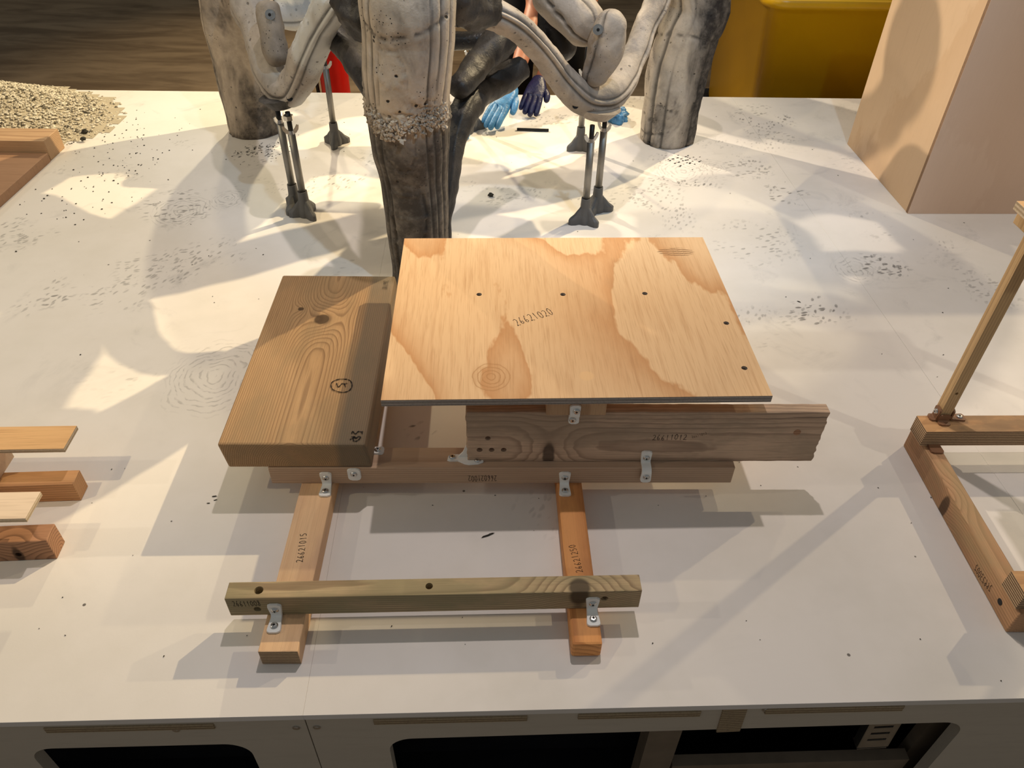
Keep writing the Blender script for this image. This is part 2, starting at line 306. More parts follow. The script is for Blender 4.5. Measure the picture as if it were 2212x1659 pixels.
def ply_face(name, light, dark, axis='Y', seed=0.0, amount=.8, bands=5.0, scale=(3.2, 1.35, 1), patch=(), fibre=.35):
    """rotary cut veneer: contour-shaped flame bands with one sharp side, fine pores along the grain"""
    t = NT(name); P = t.coords(); X, Y, Z = t.sep(P)
    if axis == 'X': P2 = t.comb(Y, X, Z)
    elif axis == 'Z': P2 = t.comb(X, Z, Y)
    else: P2 = P
    Q = t.vmath('ADD', P2, (seed, seed * 1.3, seed * .3))
    wig = t.noise(t.scale(Q, (40, 14, 20)), 1, 3, .6)
    base = t.noise(t.scale(Q, scale), 1, 1.5, .4)
    x = t.math('ADD', t.math('MULTIPLY', base, bands), t.math('MULTIPLY', wig, .22))
    fr = t.math('FRACT', x)
    band = t.ramp(fr, [(0, (0, 0, 0)), (.45, (.08,) * 3), (.78, (.45,) * 3), (.955, (1, 1, 1)), (.985, (.0,) * 3)])
    fib = t.noise(t.scale(Q, (520, 16, 100)), 1, 2, .6)
    fib2 = t.noise(t.scale(Q, (120, 6, 60)), 1, 3, .6)
    col = t.mix(t.math('MULTIPLY', band, amount, clamp=True), light, dark)
    col = t.mix(t.smooth(fib, .5, .75, 0, fibre), col, tuple(v * .7 for v in dark))
    col = t.mix(t.smooth(fib2, .45, .75, 0, fibre), col, tuple(v * .85 for v in dark))
    for (px, py, pr, pc, kind) in patch:
        d = t.vmath('LENGTH', t.vmath('MULTIPLY', t.vmath('SUBTRACT', P2, (px, py, 0)), (1 / pr[0], 1 / pr[1], 0)))
        d = t.math('ADD', d, t.math('MULTIPLY', t.math('SUBTRACT', t.noise(t.scale(Q, (60, 45, 10)), 1, 3), .5), .5 if kind != 'knot' else .25))
        if kind == 'knot':
            rr = t.math('FRACT', t.math('MULTIPLY', d, 4.0))
            m = t.math('MULTIPLY', t.smooth(d, 1.25, .9), t.smooth(rr, .6, .95, .15, .75))
        elif kind == 'lines':
            rr = t.math('FRACT', t.math('MULTIPLY', t.math('ADD', t.sep(P2)[1], t.math('MULTIPLY', wig, .012)), 150))
            m = t.math('MULTIPLY', t.smooth(d, 1.1, .8), t.smooth(rr, .45, .8))
        else: m = t.math('MULTIPLY', t.smooth(d, 1.15, .7), .8)
        col = t.mix(m, col, pc)
    t.bump(t.math('ADD', t.math('MULTIPLY', fib, .6), fib2), .12, .0008)
    return t.fin(col, .58, 0, .3)

# ------------------------------------------------------------------ materials
M = {}
M['lrail'] = wood('planed_ply_rail', 'Y', S(240, 199, 152), S(220, 175, 130), (0.03, -0.2), 180, .002, grime=S(190, 151, 129), grime_amt=.35, contrast=.4, fine=.25)
M['lrail_end'] = layered('rail_end_layers', 'Z', [S(176, 150, 118), S(116, 94, 70), S(190, 164, 130), S(128, 104, 78)], .0072)
M['rrail'] = wood('orange_pine_rail', 'Y', S(241, 170, 103), S(187, 118, 67), (-.02, -.09), 95, .0035, contrast=.8, fine=.15, grime=S(147, 95, 64), grime_amt=.3, seed=3)
M['fbeam'] = wood('weathered_beam', 'X', S(189, 165, 127), S(124, 101, 75), (0.012, -.045), 230, .0016, knots=[(.205, -.006, .02, .016)], grime=S(136, 129, 95), grime_amt=.6, contrast=.85, seed=5)
M['bbeam'] = wood('pale_cross_beam', 'X', S(196, 166, 138), S(157, 126, 100), (.02, -.16), 210, .0016, contrast=.6, fine=.2, seed=9)
M['sboard'] = wood('old_grey_board', 'X', S(212, 181, 152), S(148, 121, 100), (.09, -.02), 190, .003, knots=[(-.1554, -.0107, -.0394, .0105)], grime=S(148, 131, 110), grime_amt=.55, contrast=.75, seed=12, crack=.35, fine=.5)
M['plank'] = wood('thick_pine_plank', 'Y', S(179, 144, 104), S(117, 87, 59), (-.004, -.024), 300, .0009, knots=[(.0925, -.0105, .0272, .0165), (.1268, -.0592, .0272, .006)], grime=S(138, 117, 87), grime_amt=.45, contrast=.75, seed=20, stripes=(.060, .074, S(101, 95, 82), .62))
M['ply'] = ply_face('plywood_face', S(229, 191, 145), S(199, 145, 94), 'Y', 4.7, .9, 6.0, (3.6, 1.5, 1),
    patch=[(-.133, -.19, (.03, .034), S(176, 128, 78), 'knot'), (.235, .185, (.036, .016), S(120, 84, 50), 'lines'), (.018, -.19, (.012, .012), S(232, 190, 138), 'fill')])
M['ply_edge'] = layered('plywood_edge', 'Z', [S(167, 158, 148), S(115, 108, 103), S(198, 189, 180), S(131, 122, 115)], .0062)
M['joist'] = wood('pale_joist', 'Z', S(201, 165, 127), S(150, 115, 85), (.02, .1), 160, .003, contrast=.6, seed=31)
M['diag'] = wood('green_orange_rail', 'Y', S(194, 150, 111), S(146, 109, 77), (.02, -.06), 210, .002, knots=[(.032, -.0151, -.0111, .010)], grime=S(153, 137, 100), grime_amt=.5, contrast=.7, seed=41)
M['lam'] = layered('laminated_veneer', 'Z', [S(197, 167, 131), S(103, 79, 60)], .0042)
M['lam_top'] = wood('veneer_face', 'X', S(208, 161, 111), S(158, 114, 77), (.02, -.2), 120, .006, grime=S(96, 85, 72), grime_amt=.6, contrast=.5, seed=52)
M['post'] = wood('thin_post', 'Z', S(200, 168, 124), S(157, 125, 88), (.04, .02), 260, .001, contrast=.6, seed=61)
M['beam2'] = wood('orange_beam', 'X', S(207, 158, 110), S(158, 112, 75), (.01, -.05), 200, .0018, contrast=.75, seed=71)
M['beam3'] = wood('knotty_beam', 'X', S(181, 135, 101), S(120, 86, 63), (.0, -.02), 190, .002, knots=[(.2454, -.012, -.0075, .009)], contrast=.8, seed=78)
M['strip'] = ply_face('strip_face', S(235, 187, 130), S(196, 141, 86), 'X', 9.1, .7, 4)
M['slab'] = ply_face('pale_slab_face', S(226, 204, 178), S(212, 186, 158), 'X', 14.0, .4, 3)
M['slab_edge'] = layered('pale_slab_edge', 'Z', [S(214, 196, 170), S(178, 158, 130)], .006)
M['tl'] = wood('grooved_beam', 'X', S(196, 162, 126), S(148, 112, 82), (.0, -.12), 230, .002, contrast=.7, seed=88)
M['tlp'] = ply_face('brown_plate_face', S(172, 134, 104), S(150, 114, 86), 'X', 17.0, .5, 3)
M['box'] = ply_face('birch_ply', S(214, 184, 150), S(196, 160, 122), 'Z', 23.0, .4, 3.5, (1.6, .7, 1), (), .07)
M['box_front'] = ply_face('birch_ply_pink', S(216, 186, 162), S(202, 168, 142), 'Z', 29.0, .3, 3.5, (1.2, .9, 1), (), .05)
M['box_edge'] = layered('birch_ply_edge', 'X', [S(134, 106, 82), S(98, 76, 58), S(140, 112, 88)], .0045)
M['fascia'] = ply_face('fascia_ply', S(196, 186, 168), S(182, 170, 150), 'X', 33.0, .2, 3, (3.2, 1.35, 1), (), .12)
M['fascia_edge'] = layered('fascia_layers', 'Z', [S(168, 148, 118), S(120, 104, 82), S(180, 160, 128)], .0054)
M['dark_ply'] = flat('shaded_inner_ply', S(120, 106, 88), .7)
M['white_plastic'] = flat('printed_white_plastic', S(240, 240, 234), .42, 0, .45, .02)
M['tan_plastic'] = flat('printed_tan_plastic', S(128, 92, 66), .5, 0, .4, .05)
M['steel'] = flat('screw_steel', (.62, .61, .58), .26, 1.0, .5, .05)
M['zinc'] = flat('zinc_plate', (.55, .56, .55), .35, 1.0, .5, .08)
M['alu'] = flat('aluminium_tube', (.27, .26, .24), .5, 1.0, .5, .05)
M['black_rod'] = flat('blackened_rod', S(22, 21, 20), .45, .3, .5, .1)
M['grey_plastic'] = flat('printed_grey_plastic', S(88, 88, 88), .55, 0, .4, .05)
M['ink'] = flat('marker_ink', S(26, 22, 20), .7, 0, .2, .1)
M['faint_ink'] = flat('pencil_mark', S(84, 66, 48), .8, 0, .2, .1)
M['dark_hole'] = flat('recess_black', (.004, .004, .004), .8)
M['red'] = flat('red_enamel', S(200, 20, 14), .3, 0, .5, .03)
M['black_rubber'] = flat('black_rubber', S(18, 18, 18), .55)
M['yellow'] = flat('yellow_plastic', S(206, 158, 6), .34, 0, .5, .05, 3)
M['skin'] = flat('skin', S(176, 116, 88), .5, 0, .4, .06)
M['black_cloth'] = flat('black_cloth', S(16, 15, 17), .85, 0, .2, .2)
M['navy_cloth'] = flat('navy_cloth', S(18, 22, 58), .8, 0, .2, .15)
M['hair'] = flat('dark_hair', S(20, 15, 12), .6)
M['shoe'] = flat('shoe_rubber', S(30, 30, 32), .6)

def glove_mat(name, col):
    t = NT(name); P = t.coords(); n = t.noise(P, 45, 4, .6)
    c = t.mix(t.smooth(n, .35, .65), tuple(v * .75 for v in col), col); t.bump(t.noise(P, 70, 4, .65), .6, .004)
    return t.fin(c, .4, 0, .5)
M['blue_glove'] = glove_mat('blue_nitrile', S(70, 138, 192))
M['shaded_glove'] = glove_mat('shaded_nitrile', S(22, 26, 70))  # same blue glove with the shade on the far hand put into its colour

def concrete(name, light, dark, mid=.5, width=.12, seed=0.0, zsplit=None, side=None, pits=.9, scale=7.0, rough=.62, tint=None):
    t = NT(name); P = t.coords(); Q = t.vmath('ADD', P, (seed, seed * .7, seed * 1.9)); X, Y, Z = t.sep(P)
    a = t.noise(t.scale(Q, (1.2, 1.2, .55)), scale, 5, .6, .5)
    fine = t.noise(Q, 60, 4, .65)
    m = t.math('ADD', a, t.math('MULTIPLY', t.math('SUBTRACT', fine, .5), .12))
    f = t.smooth(m, mid - width, mid + width)
    if zsplit is not None:
        zz = t.math('ADD', Z, t.math('MULTIPLY', t.math('SUBTRACT', t.noise(Q, 14, 3, .6), .5), .06))
        zz = t.math('SUBTRACT', zz, t.math('MULTIPLY', t.math('ABSOLUTE', t.math('ADD', X, .2)), .45))
        f = t.math('MULTIPLY', f, t.smooth(zz, zsplit - .035, zsplit + .015))
    if side is not None:
        xs = t.math('ADD', X, t.math('MULTIPLY', t.math('SUBTRACT', a, .5), .14))
        f = t.math('MULTIPLY', f, t.smooth(xs, side[0], side[1], 1.0 - side[2] * 0, 0.0) if True else f)
    col = t.mix(f, dark, light)
    col = t.mix(t.smooth(fine, .45, .8, 0, .4), col, tuple(v * .55 for v in light))
    col = t.mix(t.smooth(t.noise(t.vmath('ADD', Q, (3, 9, 1)), 22, 4, .65), .42, .75, 0, .55), col, tuple(v * .55 for v in light))
    if tint: col = t.mix(t.smooth(t.noise(Q, 5, 2), .5, .62, 0, .75), col, tint)
    gshade = t.n('ShaderNodeAttribute', _attribute_name='groove_shade').outputs['Fac']
    col = t.mix(t.math('MULTIPLY', t.smooth(gshade, .1, .9), .72), col, (.02, .018, .016))  # shade painted into the grooves so that the seams read
    vor = t.n('ShaderNodeTexVoronoi', Vector=t.vmath('ADD', Q, t.scale(t.n('ShaderNodeTexNoise', Vector=Q, Scale=40.0).outputs[1], (.012, .012, .012))), Scale=42.0).outputs['Distance']
    pm = t.math('MULTIPLY', t.smooth(vor, .17, .10), t.smooth(t.noise(Q, 9, 2), .5, .6)); pm = t.math('MULTIPLY', pm, pits)
    vor2 = t.n('ShaderNodeTexVoronoi', Vector=Q, Scale=120.0).outputs['Distance']
    pm2 = t.math('MULTIPLY', t.smooth(vor2, .17, .11), t.smooth(t.noise(Q, 13, 2), .52, .6)); pm = t.math('MAXIMUM', pm, t.math('MULTIPLY', pm2, pits))
    col = t.mix(pm, col, (.006, .005, .005))
    h = t.math('SUBTRACT', t.math('ADD', fine, t.math('MULTIPLY', a, 1.5)), t.math('MULTIPLY', pm, 2.5))
    t.bump(h, .5, .004)
    return t.fin(col, rough, 0, .35)
CL, CD = S(160, 148, 134), S(46, 43, 41)
M['c_front'] = concrete('concrete_front_leg', S(190, 177, 160), S(70, 64, 58), .43, .12, 2.0, zsplit=.392, pits=1)
M['c_left'] = concrete('concrete_left_leg', S(184, 168, 148), S(64, 58, 53), .50, .14, 4.0)
M['c_right'] = concrete('concrete_right_leg', S(184, 174, 160), S(38, 36, 36), .40, .10, 6.2, side=(.50, .54, 1))
M['c_grey'] = concrete('concrete_plain', S(186, 174, 160), S(126, 117, 108), .42, .2, 8.1, pits=.6)
M['c_mid'] = concrete('concrete_mid', S(150, 138, 122), S(84, 77, 69), .48, .2, 17.3, pits=1)
M['c_pale'] = concrete('concrete_pale', S(172, 162, 150), S(120, 110, 100), .40, .2, 9.3, pits=.6, tint=S(206, 208, 206))
M['c_dark'] = concrete('concrete_dark', S(84, 79, 74), S(38, 36, 35), .58, .15, 11.0, pits=.6, rough=.5)
M['c_black'] = concrete('concrete_black', S(52, 50, 50), S(24, 24, 26), .6, .2, 13.0, pits=.2, rough=.32)
M['c_crust'] = concrete('concrete_crust', S(205, 192, 174), S(140, 126, 108), .45, .15, 15.0, pits=1)

def table_paint():
    t = NT('white_painted_board'); P = t.coords(); X, Y, Z = t.sep(P); P2 = t.comb(X, Y, 0.0)
    n = t.noise(P2, 3.0, 5, .6); fine = t.noise(P2, 260, 3, .6)
    col = t.mix(t.smooth(n, .35, .7), S(232, 226, 218), S(222, 216, 206))
    # soft smears of dust
    sm = t.noise(t.vmath('ADD', P2, (5, 2, 0)), 6, 6, .65, 1.2)
    back = t.smooth(Y, .95, 1.5)
    col = t.mix(t.math('MULTIPLY', t.smooth(sm, .55, .78), t.math('ADD', t.math('MULTIPLY', back, .34), .05)), col, S(150, 148, 146))
    # patches of small dashes (boot-print grit) and smudge rings
    tot = None
    for (px, py, pr, am) in SCUFF:
        d = t.vmath('DISTANCE', P2, (px, py, 0)); d = t.math('ADD', d, t.math('MULTIPLY', t.math('SUBTRACT', t.noise(P2, 18, 2), .5), .06))
        m = t.math('MULTIPLY', t.smooth(d, pr, pr * .55), am); tot = m if tot is None else t.math('MAXIMUM', tot, m)
    gen = t.math('MULTIPLY', t.smooth(t.noise(t.vmath('ADD', P2, (11, 3, 0)), 3.1, 3), .56, .64), t.math('MULTIPLY', back, .55))
    tot = t.math('MAXIMUM', tot, gen)
    dash = None
    for ang, ofs in ((.35, 0.0), (1.2, 3.7)):
        ca, sa = cos(ang), sin(ang)
        wp = t.vmath('ADD', P2, t.scale(t.n('ShaderNodeTexNoise', Vector=P2, Scale=26.0).outputs[1], (.016, .016, 0)))
        wx, wy, wz = t.sep(wp)
        ua = t.math('ADD', t.math('MULTIPLY', wx, ca), t.math('MULTIPLY', wy, sa)); va = t.math('SUBTRACT', t.math('MULTIPLY', wy, ca), t.math('MULTIPLY', wx, sa))
        v = t.n('ShaderNodeTexVoronoi', Vector=t.comb(t.math('MULTIPLY', ua, 46.0), t.math('MULTIPLY', va, 108.0), ofs), Scale=1.0, Randomness=1.0)
        dd = t.math('MULTIPLY', t.smooth(v.outputs['Distance'], .48, .24), t.smooth(t.sep(v.outputs['Color'])[0], .35, .5))
        sel = t.smooth(t.noise(t.vmath('ADD', P2, (ofs, 1, 0)), 5, 1), .46, .54)
        dd = t.math('MULTIPLY', dd, sel if ofs else t.math('SUBTRACT', 1.0, sel))
        dash = dd if dash is None else t.math('MAXIMUM', dash, dd)
    dash = t.math('MULTIPLY', dash, t.smooth(t.noise(P2, 40, 2), .34, .48))
    col = t.mix(t.math('MULTIPLY', t.math('MULTIPLY', dash, tot), .78), col, S(92, 88, 84))
    for (px, py, pr, fr) in RINGS:
        d = t.vmath('LENGTH', t.vmath('MULTIPLY', t.vmath('SUBTRACT', P2, (px, py, 0)), (1.0, .8, 0)))
        d = t.math('ADD', d, t.math('MULTIPLY', t.math('SUBTRACT', t.noise(P2, 14, 3), .5), .05))
        rr = t.smooth(t.math('FRACT', t.math('MULTIPLY', d, fr)), .62, .86)
        m = t.math('MULTIPLY', t.math('MULTIPLY', rr, t.smooth(d, pr, pr * .7)), t.smooth(t.noise(P2, 50, 2), .38, .58))
        col = t.mix(t.math('MULTIPLY', m, .32), col, S(110, 106, 102))
    # isolated specks
    v2 = t.n('ShaderNodeTexVoronoi', Vector=P2, Scale=17.0); sp = t.math('MULTIPLY', t.smooth(v2.outputs['Distance'], .050, .035), t.smooth(t.sep(v2.outputs['Color'])[1], .80, .84))
    col = t.mix(t.math('MULTIPLY', sp, .85), col, S(70, 62, 54))
    t.bump(t.math('ADD', t.math('MULTIPLY', fine, .5), t.noise(P2, 40, 4)), .07, .002)
    rg = t.smooth(n, .3, .7, .44, .56)
    return t.fin(col, rg, 0, .4)
SCUFF = [(-.92, 1.88, .13, .8), (.535, 2.146, .12, 1), (.692, 1.443, .085, 1), (.9165, 1.64, .075, 1), (.854, 2.61, .13, .9), (-1.09, 1.44, .09, .9), (-.957, 1.444, .05, .6), (-.793, 2.234, .1, 1),
         (.398, 1.688, .1, .6), (-.445, 1.21, .08, .5), (.78, 2.02, .08, .9), (.70, 2.2, .1, .7), (.62, 1.75, .14, .55), (-.62, 2.5, .07, .5), (.98, 1.85, .1, .5), (1.15, 1.55, .1, .5), (-.17, 1.03, .035, 1), (-.17, 1.12, .03, .9), (-.5, 2.06, .08, .7), (-.75, 1.63, .1, .6), (.06, .84, .07, .25), (-.75, 1.20, .08, .35)]
RINGS = [(-.905, 1.855, .085, 95), (.505, 2.16, .10, 85), (-.80, 1.93, .06, 110), (.60, 2.20, .05, 120), (-.60, 1.17, .11, 90), (.84, 1.62, .06, 90)]
M['table'] = table_paint()
def floor_mat():
    t = NT('brown_polished_floor'); P = t.coords(); n = t.noise(t.scale(P, (.6, 2.2, 1)), 3, 5, .6, .5)
    c = t.mix(t.smooth(n, .3, .7), S(128, 106, 80), S(166, 140, 106)); t.bump(n, .05, .01)
    return t.fin(c, t.smooth(n, .3, .7, .3, .46), 0, .45)
M['floor'] = floor_mat()
M['wall'] = flat('dark_hall_wall', S(52, 48, 46), .8, 0, .2, .1, 4)
def sand_mat():
    t = NT('crushed_aggregate'); P = t.coords(); i = t.n('ShaderNodeNewGeometry').outputs['Random Per Island']
    c = t.ramp(i, [(0, S(214, 204, 182)), (.55, S(226, 218, 198)), (.78, S(176, 164, 140)), (.9, S(120, 112, 96)), (1, S(62, 58, 50))])
    c = t.mix(t.smooth(t.noise(P, 300, 3), .4, .7, 0, .3), c, S(150, 140, 120)); return t.fin(c, .85, 0, .2)
M['sand'] = sand_mat()
M['dark_stone'] = flat('dark_stone', S(52, 50, 44), .8, 0, .25, .3, 60)

# ------------------------------------------------------------------ setting: hall floor, far wall
bm = bmesh.new(); add_box(bm, (0, 2.5, -.47), (16, 13, .04)); o = bm_obj('floor', bm, M['floor']); o['kind'] = 'structure'
bm = bmesh.new(); add_box(bm, (0, 9.05, 1.25), (16, .1, 3.4)); o = bm_obj('wall_back', bm, M['wall']); o['kind'] = 'structure'
bm = bmesh.new(); add_box(bm, (0, 8.985, -.40), (16, .03, .10)); o = bm_obj('baseboard_back', bm, M['dark_ply']); o['kind'] = 'structure'

# ------------------------------------------------------------------ display platform
def yf(x): return .4888 + .04403 * x
def yb(x): return 2.768 + .0225 * x
platform = thing('display_platform', 'long low white painted platform carrying the whole display', 'platform', (0, 1.6, -.45))
seams_f = [-2.59, -1.43, -.2705, .890, 2.05, 3.2]; seams_b = [s - .112 for s in seams_f]
for i in range(5):
    g = .00008 if i in (0, 1, 2) else .0002
    fl, fr, bl, br = seams_f[i] + g, seams_f[i + 1] - g, seams_b[i] + g, seams_b[i + 1] - g
    top = [(fl, yf(fl)), (fr, yf(fr)), (br, yb(br)), (bl, yb(bl))]
    vs = [(x, y, 0) for x, y in top] + [(x, y, -.012) for x, y in top]
    fs = [(0, 1, 2, 3), (7, 6, 5, 4), (0, 4, 5, 1), (1, 5, 6, 2), (2, 6, 7, 3), (3, 7, 4, 0)]
    bm = bmesh.new(); bv = [bm.verts.new(v) for v in vs]
    for f in fs: bm.faces.new([bv[k] for k in f])
    bmesh.ops.bevel(bm, geom=list(bm.edges), offset=.00025, segments=1, affect='EDGES')
    bm_obj('top_panel', bm, M['table'], None, platform)
FA = math.atan(.04403)
FM = Matrix.Translation((0, .4888, 0)) @ Matrix.Rotation(FA, 4, 'Z')     # frame of the front face: x along, y inwards
def plate(name, outline, y0, y1, mat, parent, Mx=FM):
    """a sheet cut to OUTLINE (x, z) standing between depths y0 and y1"""
    bm = bmesh.new(); a = [bm.verts.new((x, y0, z)) for x, z in outline]; b = [bm.verts.new((x, y1, z)) for x, z in outline]; n = len(a)
    bm.faces.new(a); bm.faces.new(list(reversed(b)))
    for i in range(n): bm.faces.new((a[i], b[i], b[(i + 1) % n], a[(i + 1) % n]))
    bm.normal_update(); bmesh.ops.triangulate(bm, faces=[f for f in bm.faces if len(f.verts) > 4])
    return bm_obj(name, bm, mat, Mx, parent)
def arc(cx, cz, r, a0, a1, n=8): return [(cx + r * cos(radians(a0 + (a1 - a0) * i / n)), cz + r * sin(radians(a0 + (a1 - a0) * i / n))) for i in range(n + 1)]
ZT, ZO, ZF, RC = -.012, -.087, -.449, .035
s0 = -.2718
# left fascia board: rail with one opening, ends at the joint
plate('fascia_board', [(-1.43, ZT), (s0 - .0008, ZT), (s0 - .0008, ZF), (-.362, ZF)] + arc(-.362 - RC, ZO - RC, RC, 0, 90) + arc(-.668 + RC, ZO - RC, RC, 90, 180) + [(-.668, ZF), (-.80, ZF)] + arc(-.80 - RC, ZO - RC, RC, 0, 90) + [(-1.43, ZO)], 0.004, .022, M['fascia'], platform)
plate('fascia_board', [(s0 + .0008, ZT), (.89, ZT), (.89, ZF), (.668, ZF)] + arc(.668 - RC, ZO + .012 - RC, RC, 0, 90) + arc(-.166 + RC, ZO + .003 - RC, RC, 90, 180) + [(-.166, ZF), (s0 + .0008, ZF)], 0.004, .022, M['fascia'], platform)
plate('fascia_board', [(.8916, ZT), (2.05, ZT), (2.05, ZF), (1.86, ZF)] + arc(1.86 - RC, ZO - RC, RC, 0, 90) + arc(1.05 + RC, ZO - RC, RC, 90, 180) + [(1.05, ZF), (.8916, ZF)], 0.004, .022, M['fascia'], platform)
# inner frame seen through the openings
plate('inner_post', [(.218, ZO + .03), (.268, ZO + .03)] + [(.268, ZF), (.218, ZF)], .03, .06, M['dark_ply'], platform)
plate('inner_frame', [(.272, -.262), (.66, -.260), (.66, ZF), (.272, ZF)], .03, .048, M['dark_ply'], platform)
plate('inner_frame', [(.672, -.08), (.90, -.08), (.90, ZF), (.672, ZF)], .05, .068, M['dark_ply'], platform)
plate('shade_sheet', [(-2.6, ZT - .002), (3.2, ZT - .002), (3.2, ZF), (-2.6, ZF)], .14, .146, M['black_cloth'], platform)  # added black sheet standing in for the shade inside the openings
bm = bmesh.new(); add_box(bm, (0, 1.15, -.442), (5.7, 2.2, .008)); bm_obj('ground_shade_sheet', bm, M['black_cloth'], FM, platform)  # added black sheet, painted shade on the ground under the platform
plate('back_light_stop', [(-2.6, ZT), (3.2, ZT), (3.2, ZF), (-2.6, ZF)], 2.25, 2.268, M['dark_ply'], platform)  # added unseen board, stops lamp light coming in from behind
for x0, x1, zz in [(-.62, -.395, -.034), (-.18, .03, -.033), (.10, .27, -.032), (.36, .555, -.03)]:
    bm = box_bm(x1 - x0, .004, .013, .0006, 1); bm_obj('joint_tab', bm, M['fascia_edge'], FM @ Matrix.Translation(((x0 + x1) / 2, .0035, zz + .004)), platform)
bm = box_bm(.034, .003, .068, .0005, 1); bm_obj('edge_splice', bm, M['fascia_edge'], FM @ Matrix.Translation((.318, .0035, -.05)) @ Matrix.Rotation(radians(-3), 4, 'Y'), platform)
# joint screws on the fascia
def add_dimple(bm, x, z, r=.005): add_cyl(bm, (x, .001, z), (x, .006, z), r, r, 12)
for x, z in [(-.287, -.042), (-.259, -.042), (-.449, -.040), (.36, -.022)]:
    bm = bmesh.new(); add_cyl(bm, (0, .0028, 0), (0, .006, 0), .0052, .0052, 14); add_cyl(bm, (0, .0024, 0), (0, .003, 0), .0026, .0036, 6)
    bm_obj('screw', bm, M['zinc'], FM @ Matrix.Translation((x, 0, z)), platform)
# slotted zinc bracket hanging in the right-hand opening
bm = bmesh.new()
for z0, z1 in [(-.05, -.083), (-.0895, -.104), (-.1105, -.125), (-.1315, -.155)]: add_box(bm, (0, 0, (z0 + z1) / 2), (.030, .002, abs(z1 - z0)))
for x in (-.019, .019): add_box(bm, (x, 0, -.1025), (.009, .002, .105))
for x in (-.0235, .0235): add_box(bm, (x, .006, -.1025), (.0016, .014, .105))
add_box(bm, (0, .008, -.159), (.046, .018, .002))
bm_obj('slotted_bracket', bm, M['zinc'], FM @ Matrix.Translation((.566, .026, -.045)) @ Matrix.Rotation(radians(-4), 4, 'Y'), platform)

# ------------------------------------------------------------------ brackets and screws
def screw_mesh():
    n = 20; vs = []; fs = []
    prof = [(.0056, 0), (.0056, .0010), (.0047, .0024), (.0036, .0031)]
    for r, z in prof: vs += [(r * cos(2 * pi * i / n), r * sin(2 * pi * i / n), z) for i in range(n)]
    star = lambda i: (.0026 if (i % 5) < 2 else .0013)
    vs += [(star(i) * cos(2 * pi * i / n), star(i) * sin(2 * pi * i / n), .0032) for i in range(n)]
    vs += [(star(i) * cos(2 * pi * i / n) * .9, star(i) * sin(2 * pi * i / n) * .9, .0010) for i in range(n)]
    for k in range(5): fs += [(k * n + i, k * n + (i + 1) % n, (k + 1) * n + (i + 1) % n, (k + 1) * n + i) for i in range(n)]
    fs.append(tuple(5 * n + i for i in range(n)))
    me = mesh_from('screw', vs, fs, [M['steel'], M['dark_hole']])
    me.polygons[len(me.polygons) - 1].material_index = 1
    for k in range(4 * n, 5 * n): me.polygons[k].material_index = 1
    return me
SCREW = screw_mesh()
def strap(prof, w, th=.0032, waist=.0, rc=.005, n=7):
    """a strap bent along PROF [(out, up)], width w across, rounded ends, narrowed at the waist; inner side on the profile"""
    pts = []                                     # fine resample with small fillets
    P = [Vector((a, b)) for a, b in prof]
    pts.append(P[0])
    for i in range(1, len(P) - 1):
        a = (P[i - 1] - P[i]); b = (P[i + 1] - P[i]); k = min(.009, a.length * .45, b.length * .45)
        p0 = P[i] + a.normalized() * k; p2 = P[i] + b.normalized() * k
        for s in range(7): t = s / 6; pts.append(p0 * (1 - t) ** 2 + P[i] * 2 * t * (1 - t) + p2 * t * t)
    pts.append(P[-1])
    # densify the ends so that the corners can be rounded
    def dens(q):
        out = []
        for i in range(len(q) - 1):
            m = max(1, int((q[i + 1] - q[i]).length / .0018)); out += [q[i].lerp(q[i + 1], j / m) for j in range(m)]
        return out + [q[-1]]
    pts = dens(pts); L = [0.0]
    for i in range(1, len(pts)): L.append(L[-1] + (pts[i] - pts[i - 1]).length)
    tot = L[-1]; vs = []; fs = []; ncol = n
    for i, p in enumerate(pts):
        t = (pts[min(i + 1, len(pts) - 1)] - pts[max(i - 1, 0)]).normalized(); nr = Vector((-t.y, t.x))
        if nr.x + nr.y < 0 and False: nr = -nr
        e = min(L[i], tot - L[i]); hw = w / 2
        if e < rc: hw -= rc - sqrt(max(0, rc * rc - (rc - e) ** 2))
        hw -= waist * sin(pi * L[i] / tot) ** 2
        for side in (0, 1):
            q = p + nr * (th if side else 0)
            for j in range(ncol):
                x = -hw + 2 * hw * j / (ncol - 1); rr = 1 if side == 0 else .93
                vs.append((x * rr, -q.x, q.y))
    R = 2 * ncol
    for i in range(len(pts) - 1):
        for j in range(ncol - 1):
            a = i * R + j; fs.append((a, a + 1, a + R + 1, a + R)); a += ncol; fs.append((a, a + R, a + R + 1, a + 1))
        a = i * R; fs.append((a, a + R, a + R + ncol, a + ncol)); a = i * R + ncol - 1; fs.append((a, a + ncol, a + R + ncol, a + R))
    for i in (0, len(pts) - 1):
        for j in range(ncol - 1): a = i * R + j; fs.append((a, a + ncol, a + ncol + 1, a + 1) if i == 0 else (a, a + 1, a + ncol + 1, a + ncol))
    me = mesh_from('bracket', vs, fs, M['white_plastic'])
    bm = bmesh.new(); bm.from_mesh(me); bmesh.ops.recalc_face_normals(bm, faces=bm.faces); bm.to_mesh(me); bm.free()
    return me
def bracket(parent, Mx, me, screws, mat=None):
    """screws: [(x, out, up, direction)] in the bracket's frame (x across, -y outwards, z up)"""
    o = obj('bracket', me, Mx, parent)
    for x, ou, up, d in screws:
        q = Vector(d).to_track_quat('Z', 'Y').to_matrix().to_4x4()
        obj('screw', SCREW, Mx @ Matrix.Translation((x, -ou, up)) @ q, o)
    return o
OUT = (0, -1, 0); UP = (0, 0, 1)

